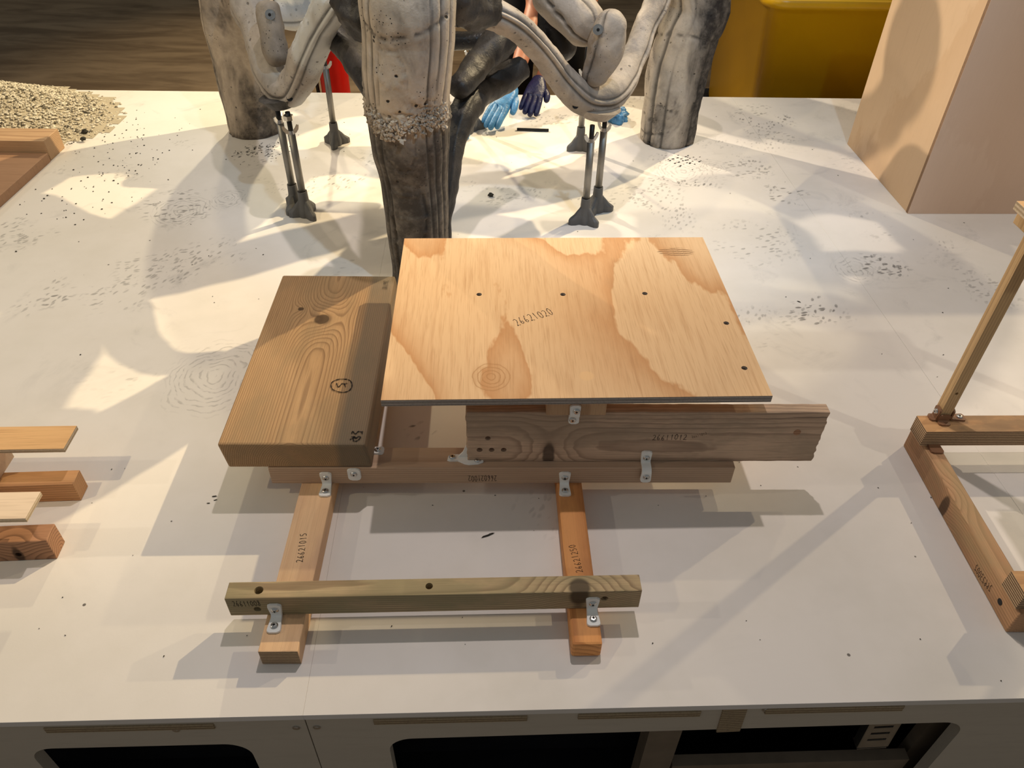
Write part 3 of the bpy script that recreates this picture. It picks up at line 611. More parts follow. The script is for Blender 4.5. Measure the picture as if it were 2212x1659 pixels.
# ------------------------------------------------------------------ writing
GL = {'0': [[(.3, 1), (.08, .8), (.05, .3), (.25, .0), (.5, .2), (.55, .7), (.35, 1), (.25, .95)]],
      '1': [[(.28, 1), (.30, 0)]],
      '2': [[(.05, .85), (.3, 1), (.5, .8), (.42, .5), (.05, .02), (.25, .08), (.62, .0)]],
      '3': [[(.08, .92), (.35, 1), (.5, .82), (.2, .56), (.5, .35), (.42, .05), (.05, .02)]],
      '5': [[(.55, 1), (.15, .98), (.1, .6), (.4, .6), (.52, .3), (.35, .03), (.05, .05)]],
      '6': [[(.42, 1), (.15, .6), (.08, .2), (.28, .0), (.48, .18), (.36, .42), (.1, .3)]],
      '7': [[(.05, 1), (.5, .95), (.25, 0)]],
      '8': [[(.45, .9), (.2, 1), (.12, .75), (.45, .4), (.4, .05), (.12, .05), (.12, .35), (.42, .7), (.45, .9)]],
      '9': [[(.5, .8), (.3, 1), (.1, .75), (.3, .55), (.5, .75), (.42, .3), (.3, .0)]]}
def ribbon(strokes, w, nrm):
    """thin ink lines: strokes are lists of points on a flat face with outward normal nrm"""
    vs, fs = [], []; N = Vector(nrm); lift = N * .00025
    for s in strokes:
        p = [Vector(q) for q in s]; base = len(vs)
        # smooth with catmull-rom
        q = []
        for i in range(len(p) - 1):
            a, b, c, d = p[max(i - 1, 0)], p[i], p[i + 1], p[min(i + 2, len(p) - 1)]
            for k in range(4):
                t = k / 4; q.append(.5 * ((2 * b) + (c - a) * t + (2 * a - 5 * b + 4 * c - d) * t * t + (3 * b - a - 3 * c + d) * t ** 3))
        q.append(p[-1])
        for i, x in enumerate(q):
            t = (q[min(i + 1, len(q) - 1)] - q[max(i - 1, 0)])
            t = t.normalized() if t.length > 1e-9 else Vector((1, 0, 0)); sd = N.cross(t) * w * .5 * (.8 + .3 * sin(i * 1.7))
            vs += [x + sd + lift, x - sd + lift]
        for i in range(len(q) - 1): a = base + 2 * i; fs.append((a, a + 1, a + 3, a + 2))
    return vs, fs
def write(parent, Mx, text, o, e, h, nrm, w=.0011, mat=None, name='inscription', jit=.06):
    o, e, h = Vector(o), Vector(e), Vector(h); N = Vector(nrm); o -= N * o.dot(N); o += N * Vector(h).dot(N)
    e = e - N * (e - o).dot(N)
    b = (e - o) / len(text); up = h - o; ub = b.normalized(); up = up - ub * up.dot(ub); up = up - N * up.dot(N)
    r2 = random.Random(len(text) * 13 + int(abs(o.x) * 1000)); st = []
    for i, ch in enumerate(text):
        if ch not in GL: continue
        dy = r2.uniform(-jit, jit) * 1.5
        for s in GL[ch]: st.append([tuple(o + b * (i + x * 1.15 + r2.uniform(-jit, jit) * .4) + up * (y + dy + r2.uniform(-jit, jit) * .6)) for x, y in s])
    vs, fs = ribbon(st, w, N); me = mesh_from(name, vs, fs, mat or M['ink']); return obj(name, me, Mx, parent)

# ------------------------------------------------------------------ the timber model in the middle
BOX['rrail'][6] = BOX['lrail'][6]
JH = .030; 
tm = thing('timber_model', 'assembled scrap-wood bench model with thick plank and plywood sheet at centre front', 'wooden model', (-.1, .9, 0))
def timber(key, name, mats, parent=tm, bev=.0015, end=None, axis='X'):
    x, y, z, yaw, L, W, H = BOX[key]; o = bm_obj(name, box_bm(L, W, H, bev), mats, BM4(key), parent)
    if end is not None:
        for p in o.data.polygons:
            if abs(p.normal[0 if axis == 'X' else 1]) > .8: p.material_index = end
    return o
lr = timber('lrail', 'rail', [M['lrail'], M['lrail_end']], end=1, axis='Y')
rr = timber('rrail', 'rail', M['rrail'], bev=.004)
fb = timber('fbeam', 'cross_beam', M['fbeam'], bev=.0012)
bb = timber('bbeam', 'cross_beam', M['bbeam'])
sb = timber('sboard', 'edge_board', M['sboard'], bev=.0018)
# ragged, weathered surface for the standing board
bm = bmesh.new(); bm.from_mesh(sb.data); bmesh.ops.subdivide_edges(bm, edges=[e for e in bm.edges if e.calc_length() > .05], cuts=60, use_grid_fill=True)
for v in bm.verts:
    n1 = mn.noise(Vector((v.co.x * 40, v.co.y * 90, v.co.z * 90 + 3))); n2 = mn.noise(Vector((v.co.x * 160, 5, v.co.z * 40)))
    v.co.z += .0012 * n1 if abs(v.co.z) > .05 else 0
    if abs(v.co.x) > .28: v.co.x += .0022 * mn.noise(Vector((7, v.co.y * 60, v.co.z * 130)))
    v.co.y += .0005 * n2
bm.to_mesh(sb.data); bm.free()
pk = timber('plank', 'thick_plank', M['plank'], bev=.004)
# waney right edge of the plank: shave the top right arris
bm = bmesh.new(); bm.from_mesh(pk.data)
for v in bm.verts:
    if v.co.x > .11 and v.co.z > .015: v.co.x -= .006; v.co.z -= .0015
    if v.co.x < -.11 and v.co.z < -.015: v.co.x += .006
bm.to_mesh(pk.data); bm.free()
pl = timber('ply', 'plywood_sheet', [M['ply'], M['ply_edge']], bev=.0006)
for p in pl.data.polygons:
    if abs(p.normal.z) < .8: p.material_index = 1
# pieces under the sheets that carry them: joist on the standing board, rear cross beam, rear board
sbx = BOX['sboard']; zt = sbx[2] + sbx[6]
jc = Matrix.Translation((0, 0, 0))
SBM = BM4('sboard')
jx = -.117
jo = bm_obj('joist', box_bm(.094, .46, .0299, .001), M['joist'], SBM @ Matrix.Translation((jx, .213, sbx[6] / 2 + .0150)), tm)
bm_obj('support_block', box_bm(.14, .06, .0708, .001), M['bbeam'], Matrix.Translation((-.37, 1.318, .0355)) @ Matrix.Rotation(.03, 4, 'Z'), tm)
bm_obj('support_block', box_bm(.090, .05, .1829, .001), M['sboard'], Matrix.Translation((.088, 1.315, .0916)) @ Matrix.Rotation(.03, 4, 'Z'), tm)
# holes and knots
drill(pl, [(p, (0, 0, -1), .0052, .009) for p in HOLES['ply_top']])
for p in pl.data.polygons:
    if abs(p.normal.z) < .8 and max(abs(p.center.x) - BOX['ply'][4] / 2 + .002, abs(p.center.y) - BOX['ply'][5] / 2 + .002) < 0: p.material_index = 1
drill(fb, [(p, (0, 0, -1), r, .02) for p, r in zip(HOLES['fbeam_top'], (.0066, .0055))] + [(p, (0, 1, 0), .0055, .012) for p in HOLES['fbeam_front']])
drill(sb, [(p, (0, 1, 0), r, .012) for p, r in zip(HOLES['sboard_front'][:4], (.0048, .0052, .005, .005))])
bm = bmesh.new(); q = HOLES['sboard_front'][4]; add_cyl(bm, (0, 0, 0), (0, -.0012, 0), .0062, .0055, 18); bm_obj('wood_plug', bm, M['beam3'], SBM @ Matrix.Translation((q[0], q[1] + .0004, q[2])), sb)
# brackets ---------------------------------------------------------
BBM = BM4('bbeam'); FBM = BM4('fbeam')
h2b, w2b = BOX['bbeam'][6] / 2, BOX['bbeam'][5] / 2; h2f, w2f = BOX['fbeam'][6] / 2, BOX['fbeam'][5] / 2
ANG = strap([(0, .0285), (0, 0), (.030, 0)], .0205, .0034, .0022)
for Mx, lx, rot, hz in [(FBM, -.2276, 5, h2f), (FBM, .2248, 3, h2f), (BBM, -.2956, 2, h2b), (BBM, .1038, 1, h2b)]:
    w2 = w2f if Mx is FBM else w2b
    bracket(tm, Mx @ Matrix.Translation((lx, -w2 - .0002, -hz + .0003)), ANG, [(0, .0032, .0175, OUT), (0, .0195, .0032, UP)])
STP = strap([(0, .0265), (0, .001), (.0205, .001), (.0205, -.0255)], .0185, .0034, .0012)
bracket(tm, SBM @ Matrix.Translation((.008, -BOX['sboard'][5] / 2 - .0002, -BOX['sboard'][6] / 2)), STP, [(0, .0032, .0125, OUT), (0, .0236, -.0120, OUT)])
STP2 = strap([(.0078, .0245), (.0078, 0), (0, -.0005), (0, -.022)], .0180, .0034, .0008)
bracket(tm, SBM @ Matrix.Translation((jx - .002, -BOX['sboard'][5] / 2 - .0002, BOX['sboard'][6] / 2)), STP2, [(.002, .0110, .0130, OUT), (-.002, .0032, -.0125, OUT)])
TAB = strap([(0, .016), (0, -.011)], .0225, .003, 0, .007)
bracket(tm, BBM @ Matrix.Translation((-.2477, -w2b - .0002, .0030)), TAB, [(0, .003, .0047, OUT)])
ANGS = strap([(0, .018), (0, 0), (.023, 0)], .0175, .003, .001)
bracket(tm, BBM @ Matrix.Translation((-.2240, .0150, h2b)) @ Matrix.Rotation(radians(90), 4, 'Z'), ANGS, [(0, .0125, .003, UP)])
# three-way corner bracket at the left end of the standing board
bm = bmesh.new()
outl = [(-.034, -.0065), (-.029, -.0085), (-.016, -.0080), (-.004, -.0150), (.003, -.0165), (.018, -.0150), (.026, -.0110), (.028, -.0060), (.024, -.0015), (.0, -.0010), (.0, .004), (-.012, .006), (-.028, .0055), (-.033, .002)]
a = [bm.verts.new((x, y, 0)) for x, y in outl]; b = [bm.verts.new((x * .97, y * .95, .0034)) for x, y in outl]; n = len(a)
bm.faces.new(a); bm.faces.new(b)
for i in range(n): bm.faces.new((a[i], a[(i + 1) % n], b[(i + 1) % n], b[i]))
w = [(-.016, .0034), (0, .0034), (0, .030), (-.003, .027), (-.008, .013)]
for yy in (0, .0035): pass
c = [bm.verts.new((x, -.0010, z)) for x, z in w]; d = [bm.verts.new((x, .0025, z)) for x, z in w]; n = len(c)
bm.faces.new(c); bm.faces.new(list(reversed(d)))
for i in range(n): bm.faces.new((c[i], d[i], d[(i + 1) % n], c[(i + 1) % n]))
bm.normal_update(); bmesh.ops.triangulate(bm, faces=[f for f in bm.faces if len(f.verts) > 4])
cM = BBM @ Matrix.Translation((-.0595, -.0015, h2b + .0002))
co = bm_obj('bracket', bm, M['white_plastic'], cM, tm)
obj('screw', SCREW, cM @ Matrix.Translation((-.0255, -.0012, .0033)), co); obj('screw', SCREW, cM @ Matrix.Translation((.0165, -.0085, .0033)), co)
# writing ----------------------------------------------------------
write(pl, WM[pl.name], '26621020', *TXT['ply'], (0, 0, 1), .0012)
write(sb, WM[sb.name], '26611012', *TXT['sb'], (0, -1, 0), .0010)
q0, q1 = TXT['sb2']; write(sb, WM[sb.name], '26611012', q0, q1, (q0[0], q0[1], q0[2] + .006), (0, -1, 0), .0006, M['faint_ink'])
write(bb, WM[bb.name], '266021002', *TXT['bb'], (0, -1, 0), .0010)
write(lr, WM[lr.name], '26621015', *TXT['lr'], (0, 0, 1), .0011)
write(rr, WM[rr.name], '26621250', [.0063, -.1790, .0164], [-.0030, -.1262, .0164], [-.0040, -.1800, .0164], (0, 0, 1), .0009)
write(fb, WM[fb.name], '26611008', *TXT['fb'], (0, -1, 0), .0009)
q0, q1 = TXT['pk']; write(pk, WM[pk.name], '2661107', (.094, .228, .02715), (.094, .196, .02715), (.1035, .228, .02715), (0, 0, 1), .0010)
for part_ in (TXT['plank_strokes'][:3], TXT['plank_strokes'][3:]):
    vs, fs = ribbon(part_, .0020, (0, 0, 1)); obj('inscription', mesh_from('inscription', vs, fs, M['ink']), WM[pk.name], pk)

# ------------------------------------------------------------------ the frame model at the right
rm = thing('wooden_trestle', 'wooden frame with upright thin post and layered crosspiece at the right edge', 'wooden model', (.95, .82, 0))
dg = timber('diag', 'rail', M['diag'], rm, .002)
DX = .44
dx, dy, dz, dyaw, dL, dW, dH = BOX['diag']
dg2 = bm_obj('rail', box_bm(dL, dW, dH, .002), M['diag'], BM4('diag') @ Matrix.Translation((DX, .01, 0)), rm)
lm = timber('lam', 'crosspiece', [M['lam'], M['lam_top']], rm, .0008)
lx, ly, lz, lyaw, lL, lW, lH = BOX['lam']
lm2 = bm_obj('crosspiece', box_bm(lL, lW, lH, .0008), [M['lam'], M['lam_top']], Matrix.Translation((.733 + lL / 2, .6545, lz + lH / 2)) @ Matrix.Rotation(.0135, 4, 'Z'), rm)
for q in (lm, lm2):
    for p in q.data.polygons:
        if p.normal.z > .8: p.material_index = 1
PH = .387
for k, (px, py) in enumerate([(.7655, 1.0000), (.7655 + DX, 1.012)]):
    po = bm_obj('post', box_bm(.0205, .0185, PH, .0008), M['post'], Matrix.Translation((px, py, lz + lH + PH / 2)) @ Matrix.Rotation(.03, 4, 'Z'), rm)
    if k == 0: drill(po, [((.0, -.00925, -.13), (0, 1, 0), .003, .01)])
hd = bm_obj('head_block', box_bm(.066, .04, .024, .001), M['post'], Matrix.Translation((.7235 + .033, .981, .4800)) @ Matrix.Rotation(.03, 4, 'Z'), rm)
ca = bm_obj('cap_plate', box_bm(.56, .10, .013, .0006), [M['strip'], M['slab_edge']], Matrix.Translation((.711 + .28, .953, .4985)) @ Matrix.Rotation(.03, 4, 'Z'), rm)
for p in ca.data.polygons:
    if abs(p.normal.z) < .8: p.material_index = 1
hd2 = bm_obj('head_block', box_bm(.066, .04, .024, .001), M['post'], Matrix.Translation((.7565 + DX, .993, .4800)) @ Matrix.Rotation(.03, 4, 'Z'), rm)
bm = bmesh.new(); add_cyl(bm, (0, 0, 0), (0, -.010, 0), .0055, .0055, 14); bm_obj('bolt', bm, M['black_rod'], Matrix.Translation((.757, .9905, .4510)), rm)
def tan(me): 
    m2 = me.copy(); m2.materials.clear(); m2.materials.append(M['tan_plastic']); return m2
TANG = tan(strap([(0, .024), (0, 0), (.030, 0)], .019, .0034, .002))
zt2 = lz + lH
bracket(rm, Matrix.Translation((.7765, .998, zt2 + .0002)) @ Matrix.Rotation(radians(90), 4, 'Z'), TANG, [(0, .0205, .0033, UP)])
bracket(rm, Matrix.Translation((.7545, .997, zt2 + .0002)) @ Matrix.Rotation(radians(-90), 4, 'Z'), tan(strap([(0, .026), (0, 0), (.012, 0)], .019, .0034, .001)), [(0, .0032, .016, OUT)])
bracket(rm, Matrix.Translation((.7640, .9890, zt2 + .0002)), tan(strap([(0, .016), (0, 0), (.013, 0)], .022, .0030, .001)), [])
bracket(rm, Matrix.Translation((.7500, .9675, lz + .0002)), tan(strap([(0, .024), (0, 0), (.026, 0)], .024, .0034, .001)), [])
write(dg, WM[dg.name], '26623002', TXT['dg'][0], TXT['dg'][1], (TXT['dg'][0][0], TXT['dg'][0][1] - .001, TXT['dg'][0][2] + .0125), (-1, 0, 0), .0010)
bm = bmesh.new(); add_cyl(bm, (0, 0, 0), (-.0015, 0, 0), .006, .0052, 16); q = HOLES['diag_left'][0]; bm_obj('knot_plug', bm, M['black_rubber'], BM4('diag') @ Matrix.Translation((q[0] + .001, q[1], q[2])), dg)

# ------------------------------------------------------------------ the stacked model at the left edge
lmod = thing('timber_stack', 'wooden model of low beams under raised strips at the left edge', 'wooden model', (-1.0, .8, 0))
b2 = timber('beam2', 'beam', M['beam2'], lmod, .0015)
BOX['beam3'][5] = .034; BOX['beam3'][1] += .004
b3 = timber('beam3', 'beam', M['beam3'], lmod, .0015)
drill(b3, [((HOLES['beam3_front'][0][0], -.017, -.0075), (0, 1, 0), .005, .01)])
zb2 = BOX['beam2'][6]
def slab(name, mats, corner, L, W, H, yaw, parent):
    """corner = right back top corner"""
    o = bm_obj(name, box_bm(L, W, H, .0006), mats, Matrix.Translation(corner) @ Matrix.Rotation(yaw, 4, 'Z') @ Matrix.Translation((-L / 2, -W / 2, -H / 2)), parent)
    for p in o.data.polygons:
        if abs(p.normal.z) < .8: p.material_index = 1
    return o
ST = .10
slab('strip', [M['strip'], M['slab_edge']], (-.7325, .9175, ST), .55, .0545, .0085, .05, lmod)
slab('slab', [M['slab'], M['slab_edge']], (-.7230, .7712, ST), .55, .0530, .0085, .05, lmod)
bm_obj('block', box_bm(.07, .05, ST - .0085 - zb2, .001), M['slab'], Matrix.Translation((-.886, .872, (ST - .0085 + zb2) / 2)) @ Matrix.Rotation(.05, 4, 'Z'), lmod)
bm_obj('bracket', box_bm(.045, .026, .010, .003), M['tan_plastic'], Matrix.Translation((-.872, .8345, zb2 + .005)) @ Matrix.Rotation(.06, 4, 'Z'), lmod)
bm_obj('tie_beam', box_bm(.06, .26, ST - .0085 - .0455, .001), M['bbeam'], Matrix.Translation((-1.17, .78, (ST - .0085 + .0455) / 2)), lmod)

# ------------------------------------------------------------------ planks lying at the far left, before the heap
tl = thing('plank_platform', 'brown board with a grooved beam along its back edge beside the gravel heap', 'wooden model', (-1.6, 2.0, 0))
timber('tl', 'beam', M['tl'], tl, .002)
x, y, z, yaw, L, W, H = BOX['tlp']; y0 = BOX['tl'][1] - BOX['tl'][5] / 2
bo = bm_obj('board', box_bm(L, .45, H, .0012), [M['tlp'], M['tl']], Matrix.Translation((x, y0 - .226, H / 2)) @ Matrix.Rotation(.0, 4, 'Z'), tl)
ly2 = bm_obj('lower_layer', box_bm(.5, .12, .016, .001), [M['slab'], M['lam']], Matrix.Translation((-1.70, 1.645, .008)), tl)
for p in ly2.data.polygons:
    if abs(p.normal.z) < .8: p.material_index = 1

# ------------------------------------------------------------------ large plywood box at the right back
pb = thing('plywood_box', 'tall birch plywood crate standing at the right back of the platform', 'crate', (BOX['box'][0], BOX['box'][1], 0))
x, y, z, yaw, L, W, H = BOX['box']; H = .64; KM = Matrix.Translation((x, y, 0)) @ Matrix.Rotation(yaw, 4, 'Z'); T = .012
def panel(name, c, s, mats, idx=None, ax=0):
    o = bm_obj(name, box_bm(*s, .0007, 1), mats, KM @ Matrix.Translation(c), pb)
    if idx is not None:
        for p in o.data.polygons:
            if abs(p.normal[ax]) > .8: p.material_index = idx
    return o
panel('front_panel', (0, -W / 2 + T / 2, H / 2), (L, T, H), [M['box_front'], M['box_edge']], 1, 0)
panel('side_panel', (-L / 2 + T / 2 + .001, T / 2 + .0005, H / 2), (T, W - T - .001, H), M['box'])
panel('side_panel', (L / 2 - T / 2, T / 2 + .0005, H / 2), (T, W - T - .001, H), M['box'])
panel('back_panel', (0, W / 2 - T / 2, H / 2), (L - 2 * T - .004, T, H), M['box'])
panel('top_panel', (0, .002, H + T / 2), (L, W, T), M['box'])

# ------------------------------------------------------------------ cast concrete sculpture
def catmull(pts, n):
    P = [Vector(p[:3]) for p in pts]; R = [p[3] for p in pts]; out = []; L = [0.0]
    for i in range(1, len(P)): L.append(L[-1] + (P[i] - P[i - 1]).length)
    for k in range(n):
        s = L[-1] * k / (n - 1); i = 0
        while i < len(P) - 2 and L[i + 1] < s: i += 1
        t = (s - L[i]) / max(1e-9, L[i + 1] - L[i])
        a, b, c, d = P[max(i - 1, 0)], P[i], P[i + 1], P[min(i + 2, len(P) - 1)]
        q = .5 * ((2 * b) + (c - a) * t + (2 * a - 5 * b + 4 * c - d) * t * t + (3 * b - a - 3 * c + d) * t ** 3)
        out.append((q, R[i] + (R[i + 1] - R[i]) * (t * t * (3 - 2 * t)), s))
    return out, L[-1]
CAMP = Vector((0, 0, 1))
def limb(name, pts, mat, parent, nu=48, nv=60, disp=None, amp=.004, fs=14.0, round0=True, round1=True, seed=0.0, squash=1.0, seams=(), wr=0.0):
    """a cast limb: a tube of varying thickness along a path, with lumps, raised seams (angle, height, width) and wrinkles"""
    path, tot = catmull(pts, nv); vs, fs_ = [], []; nrm = None; shade = []
    for k, (p, r, s) in enumerate(path):
        t = (path[min(k + 1, nv - 1)][0] - path[max(k - 1, 0)][0]).normalized()
        if nrm is None: nrm = (CAMP - p)
        nrm = (nrm - t * nrm.dot(t)).normalized(); bi = t.cross(nrm)
        e = 1.0
        if round0: e *= sqrt(max(.0, 1 - max(0, 1 - s / (r * .8)) ** 2)) if s < r * .8 else 1
        if round1: e *= sqrt(max(.0, 1 - max(0, 1 - (tot - s) / (r * .8)) ** 2)) if tot - s < r * .8 else 1
        e = max(e, .02)
        for j in range(nu):
            th = 2 * pi * j / nu; ra = r
            d = nrm * cos(th) + bi * sin(th)
            q = p + d * r
            ra += amp * mn.noise(q * fs + Vector((seed, seed, 0))) + amp * .45 * mn.noise(q * fs * 3.1 + Vector((0, seed, 1)))
            ra0 = ra
            for (a0, hgt, wid, tw) in seams:
                da = (th - a0 - tw * s / tot + pi) % (2 * pi) - pi; ra += hgt * exp(-((da * r) / wid) ** 2)
            if wr: ra += wr * max(0, mn.noise(Vector((s * 60 + 2 * sin(th), th * .8, seed)))) ** 2 * (1 if cos(th - 2.4) > -.2 else .2)
            if disp: ra += disp(q, th, s, r, d)
            shade.append(max(0.0, min(1.0, (ra0 - ra) / .0045)))  # depth below the plain surface, drives the painted groove shading
            w_ = p + (nrm * cos(th) + bi * sin(th) * squash) * ra * e; w_.z = max(w_.z, .0008); vs.append(w_)
    for k in range(nv - 1):
        for j in range(nu): a = k * nu + j; b = k * nu + (j + 1) % nu; fs_.append((a, b, b + nu, a + nu))
    fs_.append(tuple(range(nu - 1, -1, -1))); fs_.append(tuple((nv - 1) * nu + j for j in range(nu)))
    me = mesh_from(name, vs, fs_, mat, True)
    at = me.attributes.new('groove_shade', 'FLOAT', 'POINT'); at.data.foreach_set('value', shade)
    return obj(name, me, None, parent)

sculpt = thing('concrete_sculpture', 'cast concrete sculpture of jointed trouser-shaped legs standing behind the wooden models', 'sculpture', (-.2, 2.0, 0))
def seg_d(px, pz, a, b):
    ax, az = a; bx, bz = b; vx, vz = bx - ax, bz - az; t = max(0, min(1, ((px - ax) * vx + (pz - az) * vz) / (vx * vx + vz * vz + 1e-12)))
    return sqrt((px - ax - t * vx) ** 2 + (pz - az - t * vz) ** 2)
FZ = [(0, .6254), (75, .5657), (150, .5025), (220, .4364), (300, .3603), (400, .2579), (500, .1463), (600, .03)]
FC = [(0, 880), (75, 882), (150, 880), (220, 880), (300, 886), (400, 896), (500, 903), (600, 909)]
def interp(T, v):
    for (a, x), (b, y) in zip(T, T[1:]):
        if v <= b: return x + (y - x) * (v - a) / (b - a)
    return T[-1][1]
def fp(pts): return [((u - interp(FC, v)) * .00085, interp(FZ, v)) for u, v in pts]
RELIEF = [(fp([(822, 127), (823, 90), (836, 79), (866, 81), (883, 105), (889, 130)]), -.0035, .0032),
          (fp([(889, 130), (893, 165), (898, 195)]), -.0028, .003), (fp([(822, 127), (820, 200)]), -.0028, .003),
          (fp([(820, 127), (834, 148), (848, 156), (868, 150), (886, 132)]), .006, .004),
          (fp([(823, 250), (827, 285), (836, 308), (856, 330), (876, 336), (896, 333), (908, 310), (912, 262)]), -.004, .0035),
          (fp([(831, 392), (860, 389), (895, 389), (925, 391)]), .004, .0028), (fp([(831, 392), (836, 372), (862, 366), (900, 367), (921, 376), (925, 391)]), -.003, .004),
          (fp([(831, 392), (830, 432), (845, 462), (853, 490), (856, 580)]), -.006, .0042), (fp([(925, 391), (936, 432), (932, 462), (925, 490), (930, 580)]), -.006, .0042),
          (fp([(828, 430), (860, 439), (900, 441), (936, 436)]), .003, .002),
          (fp([(775, 30), (815, 52), (845, 56), (890, 46), (940, 34), (990, 10)]), -.006, .004)]
def front_disp(q, th, s, r, d):
    if d.y > .25: 
        a = atan2(q.x + .212, -(q.y - 1.5)); 
    a = atan2(d.x, -d.y); x = a * r; z = q.z; o = 0.0
    if abs(x) < .14:
        for pts, h, w in RELIEF:
            for p0, p1 in zip(pts, pts[1:]):
                dd = seg_d(x, z, p0, p1)
                if dd < w * 3: o += h * exp(-(dd / w) ** 2) * (1 if len(pts) < 3 else .6); break
    band = exp(-((z - .432 - .02 * sin(a * 3)) / .026) ** 2)
    o += band * (.002 + .006 * mn.noise(q * 80) + .006 * mn.noise(q * 170))
    for a0 in (-1.25, -.98, -.72, .62, .86, 1.15, -1.6, 1.5, 2.2, -2.3): o -= .0042 * exp(-((a - a0 - .05 * sin(z * 9 + a0)) * r / .0032) ** 2)
    return o
fl = LIMB['front_leg']
front_path = [(-.19, 1.66, .76, .06), (-.198, 1.55, .70, .085)] + [tuple(p) for p in fl] + [(-.2165, 1.515, .06, .066), (-.2165, 1.52, .006, .07)]
limb('front_leg', front_path, M['c_front'], sculpt, 120, 230, front_disp, .003, 9, True, False, 1.0)
limb('left_leg', [(-.66, 2.35, .68, .06), (-.80, 2.40, .54, .08)] + [tuple(p) for p in LIMB['left_leg']] + [(-.8497, 2.41, .003, .082)], M['c_left'], sculpt, 64, 90, None, .004, 12, True, False, 5.0, 1, [(.9, -.005, .004, .1), (-.75, -.005, .004, -.1), (-1.15, .004, .005, 0), (.3, .003, .004, .5)])
def rdisp(q, th, s, r, d):
    o = 0
    for z0 in (.33, .09, .13, .045): o -= .004 * exp(-((q.z - z0 - .012 * sin(th * 2 + z0 * 40)) / .003) ** 2) * (1 if z0 > .3 or d.x < -.1 else 0)
    return o
limb('right_leg', [(.28, 2.35, .68, .06), (.46, 2.39, .54, .082)] + [tuple(p) for p in LIMB['right_leg']] + [(.487, 2.4, .003, .085)], M['c_right'], sculpt, 64, 90, rdisp, .005, 12, True, False, 7.0, 1, [(.35, -.004, .004, .15), (-.5, -.004, .004, -.1), (1.0, -.006, .006, 0), (-1.0, .004, .004, 0)])
SE = [(-.35, -.004, .0035, .3), (-.12, .0035, .004, .3), (.10, -.0045, .0035, .3), (1.5, .004, .006, .2)]
limb('elbow_limb', LIMB['v_left'] + [[-.70, 2.25, .56, .05], [-.66, 2.33, .64, .045]], M['c_pale'], sculpt, 64, 120, None, .004, 16, True, True, 9.0, 1, SE, .006)
limb('elbow_limb', LIMB['v_right'] + [[.375, 2.22, .57, .036], [.31, 2.32, .66, .04]], M['c_grey'], sculpt, 64, 130, None, .0035, 16, True, True, 12.0, 1, SE, .006)
limb('stub', LIMB['stub_left'], M['c_mid'], sculpt, 40, 40, None, .004, 20, True, True, 14.0)
st_r = limb('stub', LIMB['stub_right'], M['c_grey'], sculpt, 40, 44, None, .004, 18, True, True, 16.0, 1, [(.5, -.004, .004, .2)])
limb('dark_limb', LIMB['dark_right'] + [[-.170, 1.59, .06, .019], [-.172, 1.58, .004, .021]], M['c_dark'], sculpt, 40, 80, None, .005, 16, True, False, 18.0, 1, [(.4, .004, .004, .2)], .006)
limb('dark_limb', LIMB['dark_upper'], M['c_dark'], sculpt, 40, 40, None, .006, 18, True, True, 20.0)
limb('dark_limb', LIMB['dark_back'], M['c_black'], sculpt, 32, 30, None, .002, 18, True, True, 22.0)
limb('dark_limb', LIMB['dark_left'] + [[-.26, 1.56, .38, .022]], M['c_dark'], sculpt, 40, 40, None, .004, 18, True, True, 23.0)
limb('pale_limb', LIMB['pale_back'], M['c_pale'], sculpt, 40, 36, None, .004, 18, True, True, 24.0, 1, [(.6, -.004, .004, 0)])
limb('black_tube', [[.07, 2.08, .56, .036]] + LIMB['black_tube'], M['c_black'], sculpt, 40, 40, None, .006, 16, True, True, 26.0, 1, (), .006)
limb('torn_sleeve', LIMB['cloth'], M['c_grey'], sculpt, 48, 44, None, .006, 14, True, True, 28.0, 1, [(.2, -.007, .003, .6), (-.9, -.006, .003, .2)])
# lumpy joints where the limbs meet the front leg, and the body above
limb('joint', [[-.34, 1.60, .66, .04], [-.30, 1.56, .60, .05], [-.26, 1.53, .56, .045]], M['c_dark'], sculpt, 36, 30, None, .010, 30, True, True, 30.0)
limb('joint', [[-.14, 1.58, .62, .05], [-.10, 1.64, .585, .045], [-.05, 1.70, .56, .032]], M['c_dark'], sculpt, 36, 30, None, .009, 30, True, True, 31.0)
limb('body', [[-.19, 1.62, .74, .055], [-.195, 1.85, .77, .07], [-.19, 2.1, .78, .08], [-.19, 2.35, .74, .06]], M['c_grey'], sculpt, 48, 50, None, .012, 8, True, True, 33.0)
limb('rear_body', [[-.19, 2.1, .74, .10], [-.16, 2.35, .70, .125], [-.12, 2.58, .66, .11]], M['c_grey'], sculpt, 40, 40, None, .012, 8, True, True, 37.0)
limb('upper_limb', [[-.12, 2.55, .66, .08], [.12, 2.58, .62, .075], [.40, 2.46, .60, .06]], M['c_grey'], sculpt, 40, 40, None, .01, 8, True, True, 38.0)
limb('upper_limb', [[-.16, 2.55, .66, .08], [-.42, 2.58, .62, .075], [-.72, 2.46, .60, .06]], M['c_grey'], sculpt, 40, 40, None, .01, 8, True, True, 39.0)
limb('upper_limb', [[-.66, 2.35, .68, .055], [-.42, 2.2, .75, .065], [-.2, 2.1, .78, .07]], M['c_left'], sculpt, 40, 40, None, .01, 8, True, True, 34.0)
limb('upper_limb', [[.28, 2.35, .68, .055], [.03, 2.2, .75, .065], [-.19, 2.1, .78, .07]], M['c_right'], sculpt, 40, 40, None, .01, 8, True, True, 35.0)
vs, fs = [], []; r3 = random.Random(5)
